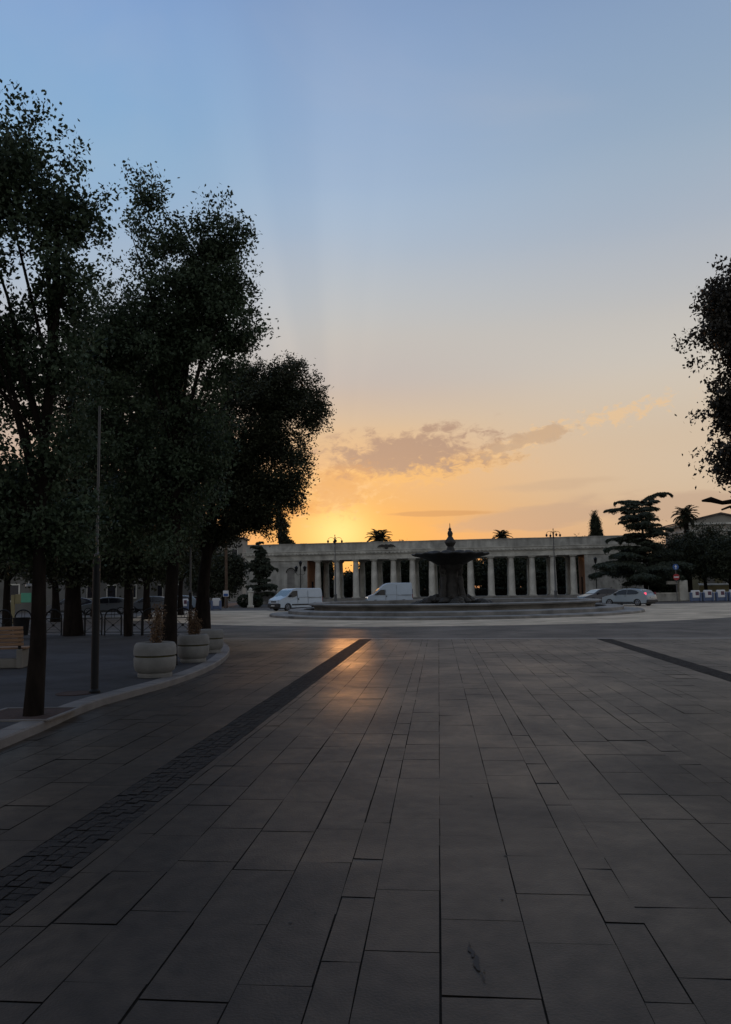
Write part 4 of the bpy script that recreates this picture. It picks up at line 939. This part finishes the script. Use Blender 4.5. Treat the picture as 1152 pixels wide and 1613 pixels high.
def palm(label, px, py, Y_, fl, n_=34, trunk=True, skirt=False, group='palms', zbase=0):
    c_ = at(px, py, Y_); root = thing('palm_tree', label, 'tree', (c_.x, c_.y, zbase), 0, group); h = c_.z - zbase
    MB().tube([(0, 0, 0), (0.05, 0, h * .5), (0, 0, h)], [0.34, 0.27, 0.3], 12).build('trunk', 'bark', root, smooth=True)
    pts = []; dirs = []; mb = MB()
    for i in range(n_):
        a0 = i * 2.399; e0 = R(80 - 88 * (i / n_)) if not skirt else R(75 - 120 * (i / n_)); dr = Vector((math.cos(a0), math.sin(a0), 0)); L_ = fl * rnd.uniform(.85, 1.1)
        p = Vector((0, 0, h)); pl_ = [p.copy()]; seg = 9
        for s_ in range(seg):
            e_ = e0 - R(75) * (s_ / seg) ** 1.5; d = dr * math.cos(e_) + Vector((0, 0, math.sin(e_))); p = p + d * (L_ / seg); pl_.append(p.copy())
            sd_ = d.cross(Vector((0, 0, 1)));
            if sd_.length < .01: sd_ = Vector((1, 0, 0))
            sd_.normalize()
            for q in range(8):
                for sg in (-1, 1):
                    t_ = q / 8; b_ = pl_[-2].lerp(p, t_); l3 = fl * .12 * math.sin(PI * min(1, (s_ + t_ + .7) / (seg + 1)))
                    pts.append(tuple(b_ + sd_ * sg * l3 + d * l3 * .5 + Vector((0, 0, -.02)))); dirs.append(tuple(sd_ * sg + d * .6))
        mb.tube(pl_, [0.03] * 3 + [0.02] * 4 + [0.01] * (len(pl_) - 7), 5)
    mb.build('frond_ribs', 'palebark', root)
    o = leaf_mesh('crown', pts, fl * 0.115, 0.13, 'leafP', root, dirs=np.array(dirs) * 2.5)
    return root
palm('palm with feathery crown above the colonnade, nearest the sun glow', 598, 851, 122, 2.4)
palm('palm crown above the middle of the colonnade, right of the fountain finial', 791, 847, 118, 1.7)
palm('short palm crown standing between the cedar and the pedimented house', 1080, 812, 92, 1.8, 36, skirt=True)
GG = 'garden trees behind the colonnade'
def garden(label, px, ytop, Y_, r_, name='garden_tree', lm='leafD', low=0.1, cl_n=420, half=0.17, group=GG, tr=0.22, per=14, ybot=None):
    g = at(px, 930, Y_); zt = at(px, ytop, Y_).z; hz = zt * (1 - low) / 2; cz = zt - hz
    lb = [(0, 0, cz, r_, r_, hz), (r_ * .45, 0.3, cz + hz * .2, r_ * .6, r_ * .6, hz * .65), (-r_ * .5, -.2, cz - hz * .1, r_ * .6, r_ * .6, hz * .7)]
    return make_tree(name, label, (g.x, g.y, 0), lb, cl_n, per, half, lm, tr, cz, 8, group, 0.5, 0.55, 0.1, spurs=10, bias=0.5)
gl = ['behind the leftmost columns', 'low, in the bright gap beside the third column', 'behind the fourth column', 'behind the high-roof van', 'left of the fountain stem', 'behind the fountain stem', 'right of the fountain stem', 'behind the tenth column', 'behind the eleventh column', 'behind the twelfth column', 'behind the right lamp', 'behind the rightmost column']
xs = [508, 548, 584, 612, 645, 690, 735, 775, 808, 842, 876, 912]
for i, (x, l_) in enumerate(zip(xs, gl)):
    if l_: garden('dark leafy tree seen through the colonnade ' + l_, x, 901 if i == 1 else (872 if i % 2 else 866), 114 + (i * 5) % 9, 2.3 if i not in (0, 2) else 1.5, low=0.03, cl_n=560, half=0.22)
# second line further back, closes the gaps
for i, (x, l_) in enumerate(((508, 'beyond the leftmost columns'), (606, 'beyond the fourth and fifth columns'), (665, 'beyond the sixth column'), (720, 'deep behind the fountain stem'), (790, 'beyond the tenth column'), (850, 'beyond the thirteenth column'), (905, 'beyond the last columns'))):
    garden('broad dark tree deep in the garden ' + l_, x, 868, 130 + i % 3, 3.0 if x > 510 else 1.3, low=0.02, cl_n=620, half=0.28)
# hedge low behind the colonnade
def hedge(label, x0, x1, ytop, Y_, th=1.0, z0=0.0, Y2=None, dens=260):
    a_ = at(x0, 930, Y_); b_ = at(x1, 930, Y2 or Y_); h = at((x0 + x1) / 2, ytop, Y_).z - z0; c_ = (a_ + b_) / 2; L_ = math.hypot(b_.x - a_.x, b_.y - a_.y)
    root = thing('hedge', label, 'hedge', (c_.x, c_.y, z0), math.atan2(b_.y - a_.y, b_.x - a_.x))
    n_ = int(dens * (L_ * h * 2 + L_ * th) / 4); P_ = np.stack([rng.uniform(-L_ / 2, L_ / 2, n_), rng.uniform(-th / 2, th / 2, n_), rng.uniform(0.05, 1, n_) ** .6 * h], 1)
    P_[:, 2] *= 1 + 0.05 * np.sin(P_[:, 0] * 2.1)
    leaf_mesh('foliage', P_, 0.12, 0.5, 'hedge', root); MB().box(-L_ / 2 + .12, L_ / 2 - .12, -th / 2 + .12, th / 2 - .12, 0, h - .15).build('twigs', 'bark', root)
hedge('long clipped hedge behind the colonnade', 496, 540, 925, 111); hedge('long low hedge behind the middle columns', 560, 930, 927, 110)
hedge('dark clipped hedge under the cedar', 1022, 1060, 930, 84)
garden('bushy tree tops showing over the colonnade roof, right of the first palm', 632, 848, 121, 1.5, 'garden_tree', cl_n=260)
garden('low leafy tree showing over the roof left of the cypress', 918, 842, 119, 1.3, cl_n=240)
garden('small tree showing over the roof, right of the second palm', 829, 848, 119, 0.9, cl_n=180)
garden('dark leafy tree closing the gap under the cedar, right of the colonnade', 1036, 872, 101, 2.4, low=0.02, cl_n=800, half=0.2, group='trees right of the colonnade')
garden('dark leafy tree behind the low wall and its end pillar', 1062, 862, 104, 2.6, low=0.02, cl_n=800, half=0.2, group='trees right of the colonnade')
# cypress
g = at(943, 930, 120); zt = at(943, 803, 120).z
lb = [(0, 0, zt * .5, 1.1, 1.1, zt * .42), (0.05, 0, zt * .70, 0.85, .8, zt * .2), (-.35, 0, zt * .86, 0.28, .25, zt * .13), (.12, 0, zt * .87, 0.3, .3, zt * .12), (.1, 0, zt * .62, 1.25, 1, zt * .12)]
make_tree('cypress_tree', 'dark pointed cypress rising behind the right end of the colonnade', (g.x, g.y, 0), lb, 2600, 20, 0.13, 'leafD', 0.2, zt * .8, 6, None, 0.3, 0.32, -0.8, spurs=14, bias=.6)
# ivy-clad trunk silhouette
g = at(450, 930, 116); k = pxm(116)
def iz(y): return at(450, y, 116).z
lb = [(-1.0, 0, iz(800), 6.0 * k, .5, 14 * k), (-.75, 0, iz(822), 9 * k, .8, 16 * k), (.25, 0, iz(828), 5 * k, .5, 6 * k), (-.3, 0, iz(840), 10 * k, .9, 14 * k), (.1, 0, iz(858), 14 * k, 1.2, 14 * k), (.9, 0, iz(862), 9 * k, 1, 9 * k), (0, 0, iz(885), 15 * k, 1.3, 25 * k)]
make_tree('ivy_clad_tree', 'lopped ivy-covered trunk standing dark against the glow over the left wall', (g.x, g.y, 0), lb, 2200, 18, 0.09, 'leafD', 0.5, iz(800), 3, None, 0.5, 0.13, 0.1, bias=.6, lean=(-1.0, 0))
# right: bushy olive trees in front of the pedimented house
GR = 'bushy trees at the right edge'
for px, yt, Yt, r_, l_ in ((1112, 822, 89, 3.1, 'broad dark bushy tree right of the cedar, before the pedimented house'), (1152, 838, 86, 2.8, 'dark bushy tree cut by the right edge of view'), (1066, 838, 92, 2.6, 'dark bushy tree just right of the cedar trunk'), (1195, 828, 90, 3.0, 'dark bushy tree beyond the right edge')):
    b = at(px, 930, Yt); b.z = 0; zt = at(px, yt, Yt).z
    lb = [(0, 0, zt * .62, r_, r_ * .8, zt * .36), (r_ * .5, 0, zt * .72, r_ * .6, r_ * .6, zt * .26), (-r_ * .5, 0, zt * .55, r_ * .65, r_ * .6, zt * .26), (0, -.5, zt * .4, r_ * .8, r_ * .6, zt * .16)]
    make_tree('olive_tree', l_, b, lb, 900, 15, 0.15, 'leafD', 0.22, zt * .6, 10, GR, 0.4, 0.5, 0.1, spurs=24, bias=.5)
garden('rounded dark tree left of the small conifer, across the road', 352, 868, 92, 2.6, low=0.15, group='trees left of the colonnade', cl_n=700)
garden('dark tree left of the rounded tree, behind the oak trunk', 325, 872, 95, 2.4, low=0.15, group='trees left of the colonnade', cl_n=600)
g = at(356, 932, 84); pt_ = thing('bare_trunk', 'tall bare pale trunk standing before the rounded trees on the left', 'tree', (g.x, g.y, 0)); MB().tube([(0, 0, 0), (0.05, 0, 2.5), (0, 0, at(356, 845, 84).z)], [0.22, 0.16, 0.14], 10).build('trunk', 'palebark', pt_, smooth=True)
pts = lobes_pts([(0, 0, at(356, 845, 84).z, 1.6, 1.2, 1.0)], 900, .5); leaf_mesh('crown', pts, 0.16, 0.5, 'leafD', pt_)
def ball(label, px, Y_, r_):
    g = at(px, 940, Y_); root = thing('clipped_shrub', label, 'shrub', (g.x, g.y, 0), 0, 'clipped shrubs by the left wall'); d = rng.normal(size=(1100, 3)); d /= np.linalg.norm(d, axis=1)[:, None]
    P_ = d * rng.uniform(.8, 1.02, 1100)[:, None] * r_; P_[:, 2] = P_[:, 2] * .85 + r_ * .85; leaf_mesh('foliage', P_, 0.11, .5, 'hedge', root); MB().tube([(0, 0, 0), (0, 0, r_)], 0.08).build('stem', 'bark', root)
ball('clipped round shrub left of the pale stone post', 386, 84, 0.85); ball('clipped round shrub right of the pale stone post', 404, 84, 0.75)
g = at(395, 940, 83); sp = thing('stone_post', 'pale stone gatepost between two clipped shrubs on the left', 'post', (g.x, g.y, 0))
MB().bbox(-.32, .32, -.32, .32, 0, .25, .03).bbox(-.22, .22, -.22, .22, .25, 1.6, .02).build('shaft', 'lime', sp); MB().bbox(-.3, .3, -.3, .3, 1.6, 1.8, .04).lathe([(.12, 1.8), (.2, 1.95), (.12, 2.1), (0.02, 2.14)], 12).build('cap', 'lime', sp)
g = at(418, 940, 88); nb = thing('notice_board', 'low grey notice board behind the low-roof van bonnet', 'sign', (g.x, g.y, 0), 0.1)
MB().bbox(-1.3, 1.3, -.08, .08, .6, 1.7, .03).build('panel', 'galv', nb)
for x in (-1.1, 1.1): MB().box(x - .05, x + .05, -.05, .05, 0, .6).build('leg', 'iron', nb)

# ------------------------------------------------------------------ far buildings
def windows(root, rects, y_=-0.03, m='window', fm='lime'):
    for x0, x1, z0, z1 in rects:
        f_ = MB().box(x0 - .12, x1 + .12, y_ - .05, y_ + .02, z0 - .18, z0 - .001).box(x0 - .12, x1 + .12, y_ - .04, y_ + .02, z1 + .001, z1 + .14).box(x0 - .12, x0 - .001, y_ - .035, y_ + .02, z0, z1).box(x1 + .001, x1 + .12, y_ - .035, y_ + .02, z0, z1).build('window', fm, root)
        MB().box(x0, x1, y_ - .01, y_ + .02, z0, z1).box((x0 + x1) / 2 - .03, (x0 + x1) / 2 + .03, y_ - .02, y_, z0, z1).build('pane', m, f_)
# pedimented house on the right
YH = 104; a_ = at(1090, 930, YH); b_ = at(1194, 930, YH); hw = (b_.x - a_.x) / 2; ze = at(1100, 822, YH).z; za = at(1142, 807, YH).z
ho = thing('pedimented_house', 'pale house with low pediment behind the bushy trees at the right edge', 'building', ((a_.x + b_.x) / 2, YH, 0), -0.05)
MB().box(-hw, hw, 0, 9, 0, ze - .4).build('wall', 'housewall', ho)
MB().poly([(-hw - .4, 0.05, ze - .1), (hw + .4, 0.05, ze - .1), (0, 0.05, za - .22)], (0, 9, 0)).build('gable', 'housewall', ho)
mb = MB(); mb.poly([(-hw - .7, -.35, ze - .12), (-hw - .7, -.35, ze + .08), (0, -.35, za), (0, -.35, za - .2)], (0, 9.8, 0)); mb.poly([(hw + .7, -.35, ze - .12), (hw + .7, -.35, ze + .08), (0.001, -.35, za), (0.001, -.35, za - .2)], (0, 9.8, 0)); mb.build('roof', 'roof', ho)
MB().box(-hw - .45, hw + .45, -.3, 9.2, ze - .39, ze - .125).box(-hw - .15, hw + .15, -.12, 9.1, ze - 1.3, ze - 1.05).build('cornice', 'lime', ho)
windows(ho, [(x, x + 1.1, z, z + 1.9) for x in (-hw + .8, -1.6, 1.0, hw - 2.0) for z in (ze - 4.0, 3.0)])
# low yellow pavilion under the trees
g = at(1133, 930, 95); ya = thing('yellow_pavilion', 'small yellow plastered wall with two arched recesses seen under the bushy trees', 'building', (g.x, g.y, 0)); h = at(1133, 903, 95).z
MB().box(-2.4, 2.4, 0, 2.5, 0, h + .3).build('wall', 'houseyel', ya)
for x in (-1.1, 1.1):
    pts = [(x - .6, -.03, 1.6), (x + .6, -.03, 1.6)] + [(x + .6 * math.cos(q), -.03, h - .75 + .6 * math.sin(q)) for q in [PI * i / 8 for i in range(9)]]; MB().poly(pts, (0, .02, 0)).build('recess', 'housewall', ya)
MB().box(-2.55, 2.55, -.15, 2.65, h + .301, h + .5).build('roof', 'roof', ya)
MB().poly([(-2.6, -.5, 1.55), (2.6, -.5, 1.55), (2.6, -.1, 1.75), (-2.6, -.1, 1.75)], (0, 0, .06)).build('ledge', 'lime', ya)
# low wall / gate pillar on the right
a_ = at(1034, 930, 82); b_ = at(1148, 930, 82); lw = thing('low_wall', 'low pale stone wall with end pillar behind the no-entry sign', 'wall', (a_.x, 82, 0)); L_ = b_.x - a_.x
MB().box(0, L_, 0, .4, 0, .75).build('wall', 'limew', lw); MB().box(-.05, L_ + .05, -.05, .45, .751, .88).build('coping', 'lime', lw)
x_ = at(1076, 930, 82).x - a_.x; MB().bbox(x_ - .45, x_ + .45, -.25, .65, 0, 2.15, .04).build('pillar', 'lime', lw); MB().bbox(x_ - 1.6, x_ - .455, -.03, .43, 1.75, 2.1, .03).build('lintel', 'lime', lw)
# pinkish tower block at left behind the trees
g = at(383, 930, 135); tw = thing('tower_block', 'narrow pinkish building corner rising behind the small conifer', 'building', (g.x - 2.3, g.y, 0)); zt = at(383, 846, 135).z
MB().box(-3.2, 2.2, 0, 6, 0, zt - .3).build('wall', 'housewall', tw); MB().box(-3.5, 2.5, -.3, 6.3, zt - .299, zt).build('roof', 'roof', tw); windows(tw, [(x, x + .9, z, z + 1.5) for x in (-2.4, .4) for z in (2, 5, 7.6)])
# long buildings far left closing the street under the crowns
for px0, px1, yt, Yb, lab, m_ in ((-160, 92, 905, 82, 'long low grey building across the road at the far left', 'duskwall'), (96, 230, 888, 104, 'pale apartment building seen under the crowns beyond the parked cars', 'duskwall'), (234, 330, 893, 110, 'second apartment building beyond the road, seen left of the oak trunk', 'duskwall')):
    a_ = at(px0, 930, Yb); b_ = at(px1, 930, Yb); zt = at((px0 + px1) / 2, yt, Yb).z + 4; L_ = b_.x - a_.x
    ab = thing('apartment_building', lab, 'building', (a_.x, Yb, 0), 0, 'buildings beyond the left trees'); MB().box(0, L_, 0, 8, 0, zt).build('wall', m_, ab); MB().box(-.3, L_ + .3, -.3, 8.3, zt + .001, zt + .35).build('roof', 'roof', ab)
    r_ = []; x = .9
    while x < L_ - 1.5: r_ += [(x, x + 1.1, z, z + 1.6) for z in (1.2, 4.4) if z + 2 < zt]; x += 2.7
    windows(ab, r_[:40])

# green sign, posts on the left beyond the railings
g = at(41, 940, 46); gs = thing('green_sign', 'green panel sign on a post beyond the railings near the nearest trunk', 'sign', (g.x, g.y, 0))
z0 = at(41, 949, 46).z; z1 = at(41, 934, 46).z
MB().bbox(-.28, .32, -.04, .04, z0, z1, .015).build('panel', 'green', gs); MB().tube([(.38, 0, 0), (.38, 0, at(41, 917, 46).z)], .045).build('post', 'galv', gs)
zl = at(41, 922, 46).z; MB().lathe([(.25, zl - .06), (.22, zl + .05), (.08, zl + .1), (.05, zl + .25)], 12, (.2, 0)).build('lamp_shade', 'lampg', gs, smooth=True)
g = at(21, 940, 47); ys = thing('yellow_post', 'pale yellowish post with small sign left of the green panel', 'post', (g.x, g.y, 0)); MB().box(-.10, .10, -.06, .06, 0, at(21, 937, 47).z).build('post', 'houseyel', ys); MB().bbox(.12, .5, -.03, .03, at(28, 951, 47).z, at(28, 936, 47).z, .01).build('plate', 'houseyel', ys)

# barriers
def barrier(label, px, Y_, grp, wpx=13, dark=True):
    g = at(px, 940, Y_); w_ = wpx * pxm(Y_) / 2; root = thing('street_barrier', label, 'barrier', (g.x, g.y, 0), 0, grp)
    MB().bbox(-w_, w_, -.12, .12, .38, 1.12, .04).build('panel', 'signw', root)
    if dark: MB().box(-w_ * .1, w_ * .72, -.125, -.121, .62, .98).build('poster', 'poster', root)
    MB().bbox(-w_ - .12, -w_ + .06, -.2, .2, 0, .9, .04).build('foot', 'bluegrey', root); MB().bbox(w_ - .06, w_ + .12, -.2, .2, 0, .9, .04).build('foot', 'bluegrey', root)
    MB().bbox(-w_ + .061, w_ - .061, -.1, .1, .05, .36, .03).build('skirt', 'bluegrey', root)
for i, (px, l_) in enumerate(((1096, 'leftmost white barrier with dark poster before the low wall on the right'), (1115.5, 'second white barrier from the left with dark poster, right roadside'), (1136, 'third white barrier from the left with dark poster, right roadside'), (1156, 'white barrier cut by the right edge of view'))):
    barrier(l_, px, 77, 'white street barriers on the right roadside')
barrier('small white barrier seen left of the oak trunk', 291, 76, 'white street barriers on the left roadside', 11)
barrier('white barrier with dark poster just right of the oak trunk', 324, 76, 'white street barriers on the left roadside', 11)
barrier('plain pale barrier right of the posted one, left roadside', 341, 76, 'white street barriers on the left roadside', 12, False)
# a-board with small lamp dots left
g = at(356, 940, 78); bs = thing('blue_sign', 'small blue and white sign on a post right of the left barriers', 'sign', (g.x, g.y, 0)); MB().tube([(0, 0, 0), (0, 0, 1.5)], .04).build('post', 'galv', bs); MB().bbox(-.28, .28, -.05, -.0, 1.25, 1.85, .015).build('plate', 'signw', bs); MB().box(-.22, .22, -.058, -.052, 1.3, 1.55).build('band', 'blue', bs)

# no-entry sign with blue arrow sign above
g = at(1067, 940, 78); ns = thing('no_entry_sign', 'red no-entry sign with white bar below a blue arrow disc on a grey post', 'road sign', (g.x, g.y, 0)); z1 = at(1067, 909, 78).z; z2 = at(1067, 893, 78).z
MB().tube([(0, 0.03, 0), (0, 0.03, z2 + .3)], .045).build('post', 'galv', ns)
d_ = MB().disc((0, -.05, z1), (0, 1, 0), .32, .03, 28).build('disc', 'red', ns); MB().box(-.25, .25, -.075, -.067, z1 - .06, z1 + .06).build('bar', 'signw', d_)
d_ = MB().disc((0, -.05, z2), (0, 1, 0), .30, .03, 28).build('arrow_disc', 'blue', ns)
MB().poly([(-.04, -.07, z2 - .2), (.04, -.07, z2 - .2), (.04, -.07, z2 + .02), (.13, -.07, z2 + .02), (0, -.07, z2 + .2), (-.13, -.07, z2 + .02), (-.04, -.07, z2 + .02)], (0, .004, 0)).build('arrow', 'signw', d_)
